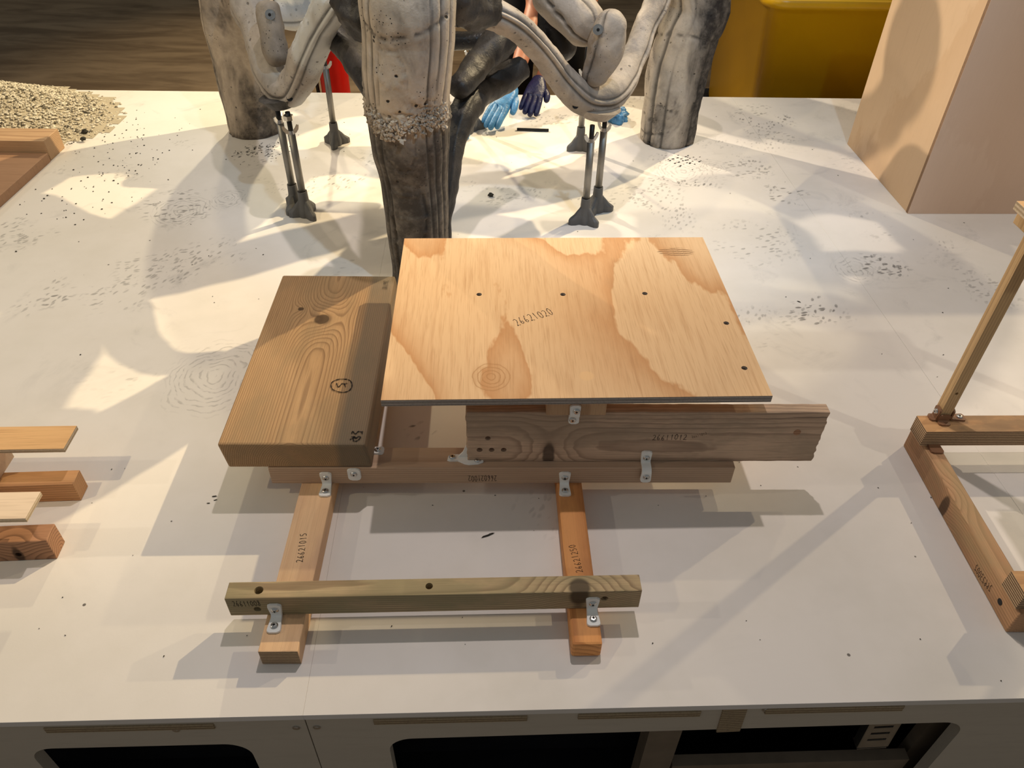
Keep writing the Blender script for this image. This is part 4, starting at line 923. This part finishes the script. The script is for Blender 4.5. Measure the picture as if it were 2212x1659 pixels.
cube = [Vector(v).normalized() for v in [(1, .2, .1), (-1, .1, -.2), (.1, 1, .2), (-.2, -1, .1), (.2, .1, 1), (.1, -.2, -1)]]; cf = [(0, 2, 4), (2, 1, 4), (1, 3, 4), (3, 0, 4), (2, 0, 5), (1, 2, 5), (3, 1, 5), (0, 3, 5)]
for k in range(620):
    a = r3.uniform(-1.25, 1.25); z = .425 + .012 * sin(a * 3) + r3.gauss(0, .013) - .010 * cos(a * 2)
    if abs(z - .425) > .035: continue
    rad = .0832 + r3.uniform(-.003, .0015); c = Vector((-.2185 + rad * sin(a), 1.508 - rad * cos(a), z)); r = r3.uniform(.002, .0062); b = len(vs)
    q = Quaternion((r3.gauss(0, 1), r3.gauss(0, 1), r3.gauss(0, 1), r3.gauss(0, 1))).normalized()
    vs += [c + q @ (v * r * r3.uniform(.7, 1.3)) for v in cube]; fs += [tuple(b + i for i in f) for f in cf]
cr_ = obj('rubble_crust', mesh_from('rubble_crust', vs, fs, M['c_crust']), None, sculpt); cr_['kind'] = 'stuff'
# elbow shoes (the formwork sole under each elbow) and the bolts
for (cx, cy, cz, w, ang) in [(-.578, 1.865, .287, .085, -8), (.196, 1.872, .272, .095, 6)]:
    bm = bmesh.new(); n = 24; ra = []; rb_ = []
    for i in range(n):
        a = 2 * pi * i / n; ra.append(bm.verts.new((w * .62 * cos(a), .05 * sin(a), .026))); rb_.append(bm.verts.new((w * .36 * cos(a), .030 * sin(a), 0)))
    bm.faces.new(rb_); bm.faces.new(list(reversed(ra)))
    for i in range(n): bm.faces.new((ra[i], ra[(i + 1) % n], rb_[(i + 1) % n], rb_[i]))
    bm_obj('elbow_sole', bm, M['c_dark'] if cx < 0 else M['c_grey'], Matrix.Translation((cx, cy, cz)) @ Matrix.Rotation(radians(ang), 4, 'Y'), sculpt)
def bolt(p, parent):
    d = (CAMP - Vector(p)).normalized(); bm = bmesh.new()
    add_cyl(bm, (0, 0, -.012), (0, 0, .002), .0115, .0115, 24); add_cyl(bm, (0, 0, .002), (0, 0, .010), .0072, .0066, 6); 
    o = bm_obj('bolt', bm, M['steel'], Matrix.Translation(p) @ (d * .7 + Vector((.0, -.6, .1))).to_track_quat('Z', 'Y').to_matrix().to_4x4(), parent)
    bm = bmesh.new(); add_cyl(bm, (0, 0, .0095), (0, 0, .0105), .0036, .0036, 12); bm_obj('socket', bm, M['dark_hole'], WM[o.name], o)
bolt((-.5785, 1.893, .4905), sculpt); bolt((.1785, 1.8245, .4905), sculpt)
# small dark drain holes near the elbow tips
for p in [(-.5455, 1.820, .325), (.140, 1.825, .318)]:
    bm = bmesh.new(); add_cyl(bm, (0, 0, -.004), (0, 0, .004), .0085, .0075, 16, True); bm_obj('tie_hole', bm, M['dark_hole'], Matrix.Translation(p) @ (CAMP - Vector(p)).to_track_quat('Z', 'Y').to_matrix().to_4x4(), sculpt)

# ------------------------------------------------------------------ adjustable props under the elbows
def prop_foot():
    bm = bmesh.new(); n = 40; rings = []
    prof = [(0, 1.0, 0), (.014, 1.0, 0), (.017, .93, .0), (.026, .55, .3), (.036, .30, .7), (.046, 0, 1)]
    for z, lobe, _ in prof:
        rg = []
        for i in range(n):
            a = 2 * pi * i / n; k = max(0, cos(3 * a)) ** 1.5; r = .0135 + lobe * (.006 + .027 * k); rg.append(bm.verts.new((r * cos(a), r * sin(a), z)))
        rings.append(rg)
    rg = [bm.verts.new((.0125 * cos(2 * pi * i / n), .0125 * sin(2 * pi * i / n), .071)) for i in range(n)]; rings.append(rg)
    rg = [bm.verts.new((.0098 * cos(2 * pi * i / n), .0098 * sin(2 * pi * i / n), .071)) for i in range(n)]; rings.append(rg)
    rg = [bm.verts.new((.0098 * cos(2 * pi * i / n), .0098 * sin(2 * pi * i / n), .060)) for i in range(n)]; rings.append(rg)
    bm.faces.new(list(reversed(rings[0]))); bm.faces.new(rings[-1])
    for a, b in zip(rings, rings[1:]):
        for i in range(n): bm.faces.new((a[i], a[(i + 1) % n], b[(i + 1) % n], b[i]))
    me = bpy.data.meshes.new('foot'); bmesh.ops.recalc_face_normals(bm, faces=bm.faces); bm.to_mesh(me); bm.free(); me.materials.append(M['grey_plastic']); return me
FOOT = prop_foot()
def wing_mesh():
    bm = bmesh.new(); add_cyl(bm, (0, 0, 0), (0, 0, .009), .0085, .0068, 18)
    for s in (-1, 1):
        pr = [(.006, .001), (.012, .001), (.019, .010), (.021, .020), (.016, .022), (.011, .014), (.006, .008)]
        a = [bm.verts.new((s * x, -.0016, z)) for x, z in pr]; b = [bm.verts.new((s * x, .0016, z)) for x, z in pr]
        bm.faces.new(a); bm.faces.new(list(reversed(b)))
        for i in range(len(a)): bm.faces.new((a[i], b[i], b[(i + 1) % len(a)], a[(i + 1) % len(a)]))
    me = bpy.data.meshes.new('wing_nut'); bmesh.ops.recalc_face_normals(bm, faces=bm.faces); bm.to_mesh(me); bm.free(); me.materials.append(M['steel']); return me
WING = wing_mesh()
def tube_me(name, r, z0, z1, mat, n=20):
    bm = bmesh.new(); add_cyl(bm, (0, 0, z0), (0, 0, z1), r, r, n); me = bpy.data.meshes.new(name); bm.to_mesh(me); bm.free(); me.materials.append(mat)
    me.polygons.foreach_set('use_smooth', [abs(p.normal.z) < .5 for p in me.polygons]); return me
def hex_me():
    bm = bmesh.new(); add_cyl(bm, (0, 0, 0), (0, 0, .011), .0125, .0125, 6); me = bpy.data.meshes.new('hex_nut'); bm.to_mesh(me); bm.free(); me.materials.append(M['steel']); return me
HEX = hex_me()
PROPS = [(-.5629, 1.8444, .226, 73.6, 20, .281, 'front aluminium prop under the left elbow, with hex nut on its rod', True, .262, -.3, .3),
         (-.5990, 1.8823, .238, 13.6, 70, .284, 'aluminium prop just behind and left of the nut-topped one, under the left elbow', False, 0, -.2, .3),
         (-.5699, 2.3066, .233, -90, 8, .330, 'aluminium prop standing alone by the red extinguisher, left of the thick front leg', False, 0, .2, 0),
         (.1857, 1.8355, .224, 200, 30, .266, 'front aluminium prop of the pair under the right elbow', False, 0, 0, 0),
         (.2229, 1.9019, .225, 0, -40, .268, 'aluminium prop at the right of the pair under the right elbow', False, 0, 0, 0),
         (.1992, 2.3069, .225, 205, 10, .31, 'aluminium prop standing farther back behind the right elbow pair', False, 0, 0, 0),
         (-.1472, 2.4444, .23, 20, 30, .40, 'prop half hidden behind the dark limb, beside the blue gloved hand', False, 0, 0, 0)]
for (px, py, zt_, fr, wrot, rz_, lab, nut, nz, tx, ty) in PROPS:
    p = thing('support_prop', lab, 'prop', (px, py, 0), 0, 'adjustable props under the sculpture')
    B = Matrix.Translation((px, py, 0)) @ Matrix.Rotation(radians(tx), 4, 'Y')
    obj('foot', FOOT, Matrix.Translation((px, py, 0)) @ Matrix.Rotation(radians(fr), 4, 'Z'), p)
    obj('tube', tube_me('tube', .0092, .061, zt_, M['alu']), B, p)
    obj('threaded_rod', tube_me('threaded_rod', .0062, zt_ - .02, rz_, M['black_rod'], 14), B, p)
    obj('wing_nut', WING, B @ Matrix.Translation((0, 0, zt_)) @ Matrix.Rotation(radians(wrot), 4, 'Z'), p)
    if nut: obj('hex_nut', HEX, B @ Matrix.Translation((0, 0, nz)), p)

# ------------------------------------------------------------------ person kneeling behind, reaching in with gloves
def skin_mesh(name, verts, edges, radii, mats, sub=2, root=0):
    me = bpy.data.meshes.new(name); me.from_pydata(verts, edges, []); o = bpy.data.objects.new(name, me); C.objects.link(o)
    md = o.modifiers.new('skin', 'SKIN'); md.use_smooth_shade = True
    for i, sv in enumerate(me.skin_vertices[0].data): r = radii[i]; sv.radius = (r, r) if not isinstance(r, tuple) else r; sv.use_root = (i == root)
    ss = o.modifiers.new('sub', 'SUBSURF'); ss.levels = sub; ss.render_levels = sub
    bpy.context.view_layer.update(); new = bpy.data.meshes.new_from_object(o.evaluated_get(bpy.context.evaluated_depsgraph_get()))
    bpy.data.objects.remove(o); new.name = name; new.materials.clear()
    for m in mats: new.materials.append(m)
    new.polygons.foreach_set('use_smooth', [True] * len(new.polygons)); return new
person = thing('person', 'person in dark clothes and blue gloves reaching in behind the sculpture', 'person', (.12, 3.2, -.45))
V = [(.12, 3.30, .38), (.12, 3.18, .56), (.11, 3.03, .74), (.10, 2.96, .82), (.09, 2.88, .90), (.085, 2.82, 1.00),   # pelvis, waist, chest, neck base, neck, head
     (-.05, 3.02, .76), (-.03, 3.00, .50), (.060, 2.92, .275), (.022, 2.73, .180), (-.018, 2.575, .098),               # left-hand side arm: shoulder, mid upper arm, elbow, forearm, wrist
     (.28, 3.02, .76), (.30, 3.0, .50), (.26, 2.96, .30), (.16, 2.80, .17), (.075, 2.67, .085),
     (.02, 3.30, .32), (.0, 3.12, -.04), (.02, 3.22, -.36), (.24, 3.30, .32), (.20, 3.12, -.02), (.24, 3.24, -.36)]
Ed = [(0, 1), (1, 2), (2, 3), (3, 4), (4, 5), (2, 6), (6, 7), (7, 8), (8, 9), (9, 10), (2, 11), (11, 12), (12, 13), (13, 14), (14, 15), (0, 16), (16, 17), (17, 18), (0, 19), (19, 20), (20, 21)]
Rd = [.12, .115, .13, .06, .045, .085, .055, .044, .036, .033, .024, .055, .044, .036, .033, .024, .085, .062, .042, .085, .062, .042]
body = obj('body', skin_mesh('body', V, Ed, Rd, [M['skin'], M['black_cloth'], M['navy_cloth']]), None, person)
for p in body.data.polygons:
    c = p.center
    if c.z < .40 and c.y > 2.985: p.material_index = 1
    elif c.z > .40 and c.z < .86: p.material_index = 1
head = body
bm = bmesh.new(); bmesh.ops.create_icosphere(bm, subdivisions=3, radius=.095)
for v in bm.verts: v.co.x *= .82; v.co.z *= 1.12
hd_ = bm_obj('hair', bm, M['hair'], Matrix.Translation((.085, 2.85, 1.045)), person, True)
for s in (.02, .24):
    bm = box_bm(.075, .19, .07, .025, 4); bm_obj('shoe', bm, M['shoe'], Matrix.Translation((s, 3.17, -.412)), person, True)
def hand(name, wrist, tip, up, mat, parent, spread=.6, curl=.25):
    """palm, four fingers of different lengths and a thumb leaving the side of the palm"""
    w = Vector(wrist); f = (Vector(tip) - w); Ln = f.length; f.normalize(); u = Vector(up); u = (u - f * u.dot(f)).normalized(); sd = f.cross(u)
    palm = w + f * Ln * .30; kn = w + f * Ln * .52
    vs = [w - f * Ln * .10, w, palm]; ed = [(0, 1), (1, 2)]; ra = [.027, .026, (.034, .030)]
    for k, (off, ln, r) in enumerate([(-.027, .40, .0105), (-.009, .47, .0115), (.009, .45, .011), (.026, .36, .0095)]):
        b = len(vs); base = kn + sd * off * .9
        pts = [base, base + f * Ln * ln * .45 + sd * off * spread * .2 - u * curl * .010, base + f * Ln * ln * .80 + sd * off * spread * .3 - u * curl * .030, base + f * Ln * ln + sd * off * spread * .32 - u * curl * .05]
        vs += pts; ed += [(2, b), (b, b + 1), (b + 1, b + 2), (b + 2, b + 3)]; ra += [r * 1.25, r * 1.05, r, r * .8]
    b = len(vs); tb = w + f * Ln * .22 - sd * .030
    vs += [tb, tb + f * Ln * .16 - sd * .016, tb + f * Ln * .30 - sd * .018 - u * .008]; ed += [(2, b), (b, b + 1), (b + 1, b + 2)]; ra += [.015, .013, .010]
    return obj(name, skin_mesh(name, vs, ed, ra, [mat], 2, 2), None, parent)
gh = hand('gloved_hand', (-.022, 2.562, .088), (-.098, 2.405, .030), (0, -.35, 1), M['blue_glove'], person, .3, .35)
gh2 = hand('gloved_hand', (.072, 2.668, .082), (.035, 2.535, .030), (.2, -.3, 1), M['shaded_glove'], person, .5, .5)
bm = bmesh.new(); r_ = bmesh.ops.create_cone(bm, cap_ends=False, segments=24, radius1=.031, radius2=.031, depth=.013); bm_obj('wrist_strap', bm, M['black_rubber'], Matrix.Translation((-.008, 2.618, .121)) @ Vector((.04, .155, .083)).to_track_quat('Z', 'Y').to_matrix().to_4x4(), person)

# ------------------------------------------------------------------ loose things on the platform
def crumple(name, loc, size, mat, label, seed, sq=.62):
    bm = bmesh.new(); bmesh.ops.create_icosphere(bm, subdivisions=4, radius=1.0)
    for v in bm.verts:
        d = v.co.normalized(); n1 = mn.noise(d * 1.6 + Vector((seed, 0, 0))); n2 = abs(mn.noise(d * 3.3 + Vector((0, seed, 2)))); n3 = abs(mn.noise(d * 7 + Vector((seed, 1, 5))))
        r = 1 + .55 * n1 - .45 * n2 - .22 * n3
        a = atan2(d.y, d.x)
        if abs(d.z) < .55: r += .38 * max(0, cos(a * 2.5 + seed)) ** 4
        v.co = Vector((d.x * size[0] * r, d.y * size[1] * r, max(0, (d.z * r * size[2] + size[2] * sq))))
    o = bm_obj(name, bm, mat, Matrix.Translation(loc), None, True); return tag(o, label, 'glove', 'discarded blue gloves')
crumple('crumpled_glove', (.338, 2.545, .0), (.040, .036, .028), M['blue_glove'], 'crumpled blue glove lying right behind the right elbow of the sculpture', 3.3)
crumple('crumpled_glove', (-.182, 2.378, .0), (.026, .026, .016), M['blue_glove'], 'flattened blue glove scrap at the foot of the half-hidden prop', 8.1)
bm = bmesh.new(); add_cyl(bm, (0, 0, .0045), (.1045, -.003, .0045), .0045, .0045, 14)
tag(bm_obj('black_rod', bm, M['black_rod'], Matrix.Translation((.0002, 2.444, 0))), 'short black threaded rod lying on the white platform between the elbows', 'rod')
def stone_bm(r, seed, sub=2, flatz=.7):
    bm = bmesh.new(); bmesh.ops.create_icosphere(bm, subdivisions=sub, radius=r)
    for v in bm.verts:
        d = v.co.normalized(); k = 1 + .45 * mn.noise(d * 1.7 + Vector((seed, 0, 0))) + .2 * mn.noise(d * 4 + Vector((0, seed, 0))); v.co = d * r * k; v.co.z = v.co.z * flatz + r * flatz * .85
    return bm
tag(bm_obj('stone_chip', stone_bm(.0075, 4.0), M['dark_stone'], Matrix.Translation((-.0704, 1.975, 0))), 'small dark stone chip on the platform in front of the dark limbs', 'stone')
for i, (x, y, r, lab) in enumerate([(-1.5008, 2.537, .008, 'dark pebble at the upper back rim of the gravel heap'), (-1.379, 2.348, .0095, 'flat dark pebble at the right tip of the gravel heap'), (-1.360, 2.291, .0085, 'dark pebble nearest the beam end, below the flat one')]):
    tag(bm_obj('pebble', stone_bm(r, 9.0 + i * 3, 2), M['dark_stone'], Matrix.Translation((x, y, .004))), lab, 'stone', 'dark pebbles by the gravel heap')
tag(bm_obj('rock', stone_bm(.042, 21.0, 4, .8), M['dark_stone'], Matrix.Translation((-1.835, 2.64, .052))), 'dark rough rock on top of the gravel heap at the left edge', 'rock')
# gravel heap: one pile nobody could count
def heap_h(x, y):
    cx, cy = -2.05, 2.45; dx_, dy_ = x - cx, y - cy; rr_ = sqrt((dx_ / .72) ** 2 + (dy_ / .36) ** 2); return .17 * max(0, 1 - rr_) ** 1.1
vs, fs = [], []
G = [(x, y) for x in range(40) for y in range(30)]
for i in range(40):
    for j in range(30):
        x = -2.6 + i * .034; y = 2.08 + j * .0235; h = heap_h(x, y); vs.append((x, y, h * .96 + .004 * mn.noise(Vector((x * 30, y * 30, 0))) * (1 if h > 0 else 0) - (.004 if h <= 0 else 0)))
y0b = BOX['tl'][1] + BOX['tl'][5] / 2
for i in range(39):
    for j in range(29):
        a = i * 30 + j; q = [vs[a], vs[a + 30], vs[a + 31], vs[a + 1]]
        if max(v[2] for v in q) <= .001 or (min(v[1] for v in q) < y0b + .004 and min(v[0] for v in q) < -1.38): continue
        fs.append((a, a + 30, a + 31, a + 1))
vs = [(x, y, max(z, .0012)) for x, y, z in vs]
ico = [Vector(v).normalized() for v in [(0, -1, .3), (.9, -.4, .2), (.6, .8, .3), (-.6, .8, .2), (-.9, -.3, .3), (.1, .1, 1)]]; icf = [(0, 1, 5), (1, 2, 5), (2, 3, 5), (3, 4, 5), (4, 0, 5)]
cnt = 0
while cnt < 9000:
    x = rng.uniform(-2.3, -1.30); y = rng.uniform(2.05, 2.76); 
    dx_, dy_ = x + 2.05, y - 2.45; rr_ = sqrt((dx_ / .72) ** 2 + (dy_ / .36) ** 2) + rng.uniform(-.05, .14) * (1 if rng.random() < .9 else 2.2)
    if rr_ > 1: continue
    if x < -1.40 and y < y0b + .004 and x < BOX['tl'][0] + .30: continue
    r = rng.uniform(.0022, .0062) * (1.4 if rng.random() < .06 else 1); h = heap_h(x, y); b = len(vs); a0 = rng.uniform(0, 6.28); ca_, sa_ = cos(a0), sin(a0)
    for v in ico:
        k = r * rng.uniform(.7, 1.25); vs.append((x + (v.x * ca_ - v.y * sa_) * k, y + (v.x * sa_ + v.y * ca_) * k, h + v.z * k * .9))
    fs += [tuple(b + q for q in f) for f in icf]; cnt += 1
tag(obj('gravel_heap', mesh_from('gravel_heap', vs, fs, M['sand'])), 'pale gravel heap spilling behind the brown board at the left', 'gravel', None, 'stuff')
# scattered crumbs over the platform
vs, fs = [], []
def crumb(x, y, r, elong=1.0, ang=0.0):
    if (x < -1.36 and y < 2.27) or any((x - a_) ** 2 + (y - b_) ** 2 < .12 ** 2 for a_, b_ in ((-.85, 2.41), (.487, 2.4), (-.2165, 1.52))): return
    b = len(vs)
    for v in ico:
        k = r * rng.uniform(.6, 1.2); px, py = v.x * k * elong, v.y * k; vs.append((x + px * cos(ang) - py * sin(ang), y + px * sin(ang) + py * cos(ang), max(.0006, v.z * k * .7 + .0006)))
    fs.extend([tuple(b + q for q in f) for f in icf])
for k in range(170):
    a = rng.gauss(0, 1); crumb(-1.25 + .13 * a, 2.15 + .22 * rng.gauss(0, 1), rng.uniform(.001, .0035))
for k in range(60): crumb(rng.gauss(-.80, .04), rng.gauss(2.25, .035), rng.uniform(.001, .0034))
for k in range(40): crumb(rng.gauss(.52, .035), rng.gauss(2.24, .03), rng.uniform(.001, .003), 2, .4)
for k in range(120): crumb(rng.uniform(-1.3, 1.2), rng.uniform(1.2, 2.7), rng.uniform(.0006, .0020), rng.uniform(1, 2), rng.uniform(0, 3))
for k in range(46): crumb(rng.uniform(-.95, 1.0), rng.uniform(.53, 1.0), rng.uniform(.0006, .0013), rng.uniform(1, 2), rng.uniform(0, 3))
for (x, y, r, e, a) in [(-.0354, .781, .0022, 5, .45), (-.03, .785, .0016, 4, .35), (-.505, .853, .002, 3, .2), (-.500, .845, .0016, 3, .5), (-.51, .838, .0014, 3, .1), (.665, 1.475, .002, 3, -.6), (-.21, .93, .0014, 2, 0)]: crumb(x, y, r, e, a)
tag(obj('crumbs', mesh_from('crumbs', vs, fs, M['dark_stone'])), 'dark concrete crumbs scattered over the white platform', 'debris', None, 'stuff')

# ------------------------------------------------------------------ behind the platform
ext = thing('fire_extinguisher', 'red fire extinguisher on the floor behind the platform, seen past the left limb', 'extinguisher', (-.806, 3.4, -.45))
bm = bmesh.new(); pr = [(.052, 0), (.060, .006), (.062, .02), (.062, .40), (.056, .435), (.036, .462), (.018, .472), (.018, .485)]; n = 32; rings = []
for r, z in pr: rings.append([bm.verts.new((r * cos(2 * pi * i / n), r * sin(2 * pi * i / n), z)) for i in range(n)])
bm.faces.new(list(reversed(rings[0]))); bm.faces.new(rings[-1])
for a, b in zip(rings, rings[1:]):
    for i in range(n): bm.faces.new((a[i], a[(i + 1) % n], b[(i + 1) % n], b[i]))
EM = Matrix.Translation((-.806, 3.4, -.45)); bm_obj('cylinder_body', bm, M['red'], EM, ext, True)
bm = bmesh.new(); add_cyl(bm, (0, 0, .483), (0, 0, .515), .017, .014, 20); add_box(bm, (.02, 0, .52), (.07, .022, .012)); bm_obj('valve', bm, M['steel'], EM, ext)
bm = bmesh.new(); add_box(bm, (.035, 0, .545), (.10, .018, .008)); add_box(bm, (.03, 0, .532), (.09, .018, .006)); bm_obj('handle', bm, M['black_rubber'], EM, ext)
bm = bmesh.new(); hp = [(-.01, 0, .50), (-.05, -.01, .49), (-.078, -.01, .43), (-.080, -.01, .30), (-.076, -.01, .18)]
for a, b in zip(hp, hp[1:]): add_cyl(bm, a, b, .008, .008, 12)
bm_obj('hose', bm, M['black_rubber'], EM, ext)
# yellow bin
bn = thing('yellow_bin', 'large yellow plastic bin standing behind the platform at the right back', 'bin', (1.24, 3.42, -.45))
def rrect(cx, cy, L, W, r, n=6):
    out = []
    for sx, sy, a0 in ((1, 1, 0), (-1, 1, 90), (-1, -1, 180), (1, -1, 270)):
        for i in range(n + 1): a = radians(a0 + 90 * i / n); out.append((cx + sx * (L / 2 - r) + r * cos(a), cy + sy * (W / 2 - r) + r * sin(a)))
    return out
bm = bmesh.new(); rings = []
for z, L, W, r in [(0, .60, .80, .05), (.02, .62, .82, .06), (.70, .70, .90, .07), (.705, .74, .94, .08), (.735, .75, .95, .085), (.738, .73, .93, .08), (.735, .67, .87, .06), (.70, .665, .865, .06), (.05, .58, .78, .05)]:
    rings.append([bm.verts.new((x, y, z)) for x, y in rrect(0, 0, L, W, r)])
bm.faces.new(list(reversed(rings[0]))); bm.faces.new(rings[-1]); n = len(rings[0])
for a, b in zip(rings, rings[1:]):
    for i in range(n): bm.faces.new((a[i], a[(i + 1) % n], b[(i + 1) % n], b[i]))
BMx = Matrix.Translation((1.255, 3.42, -.45)); bo_ = bm_obj('bin_body', bm, M['yellow'], BMx, bn, True)
bm = bmesh.new(); add_cyl(bm, (-.20, .43, .60), (.20, .43, .60), .013, .013, 14); bm_obj('handle', bm, M['black_rubber'], BMx, bn)
for sx in (-1, 1):
    bm = bmesh.new(); add_cyl(bm, (sx * .30, .39, .06), (sx * .34, .39, .06), .06, .06, 24); bm_obj('wheel', bm, M['black_rubber'], BMx, bn)
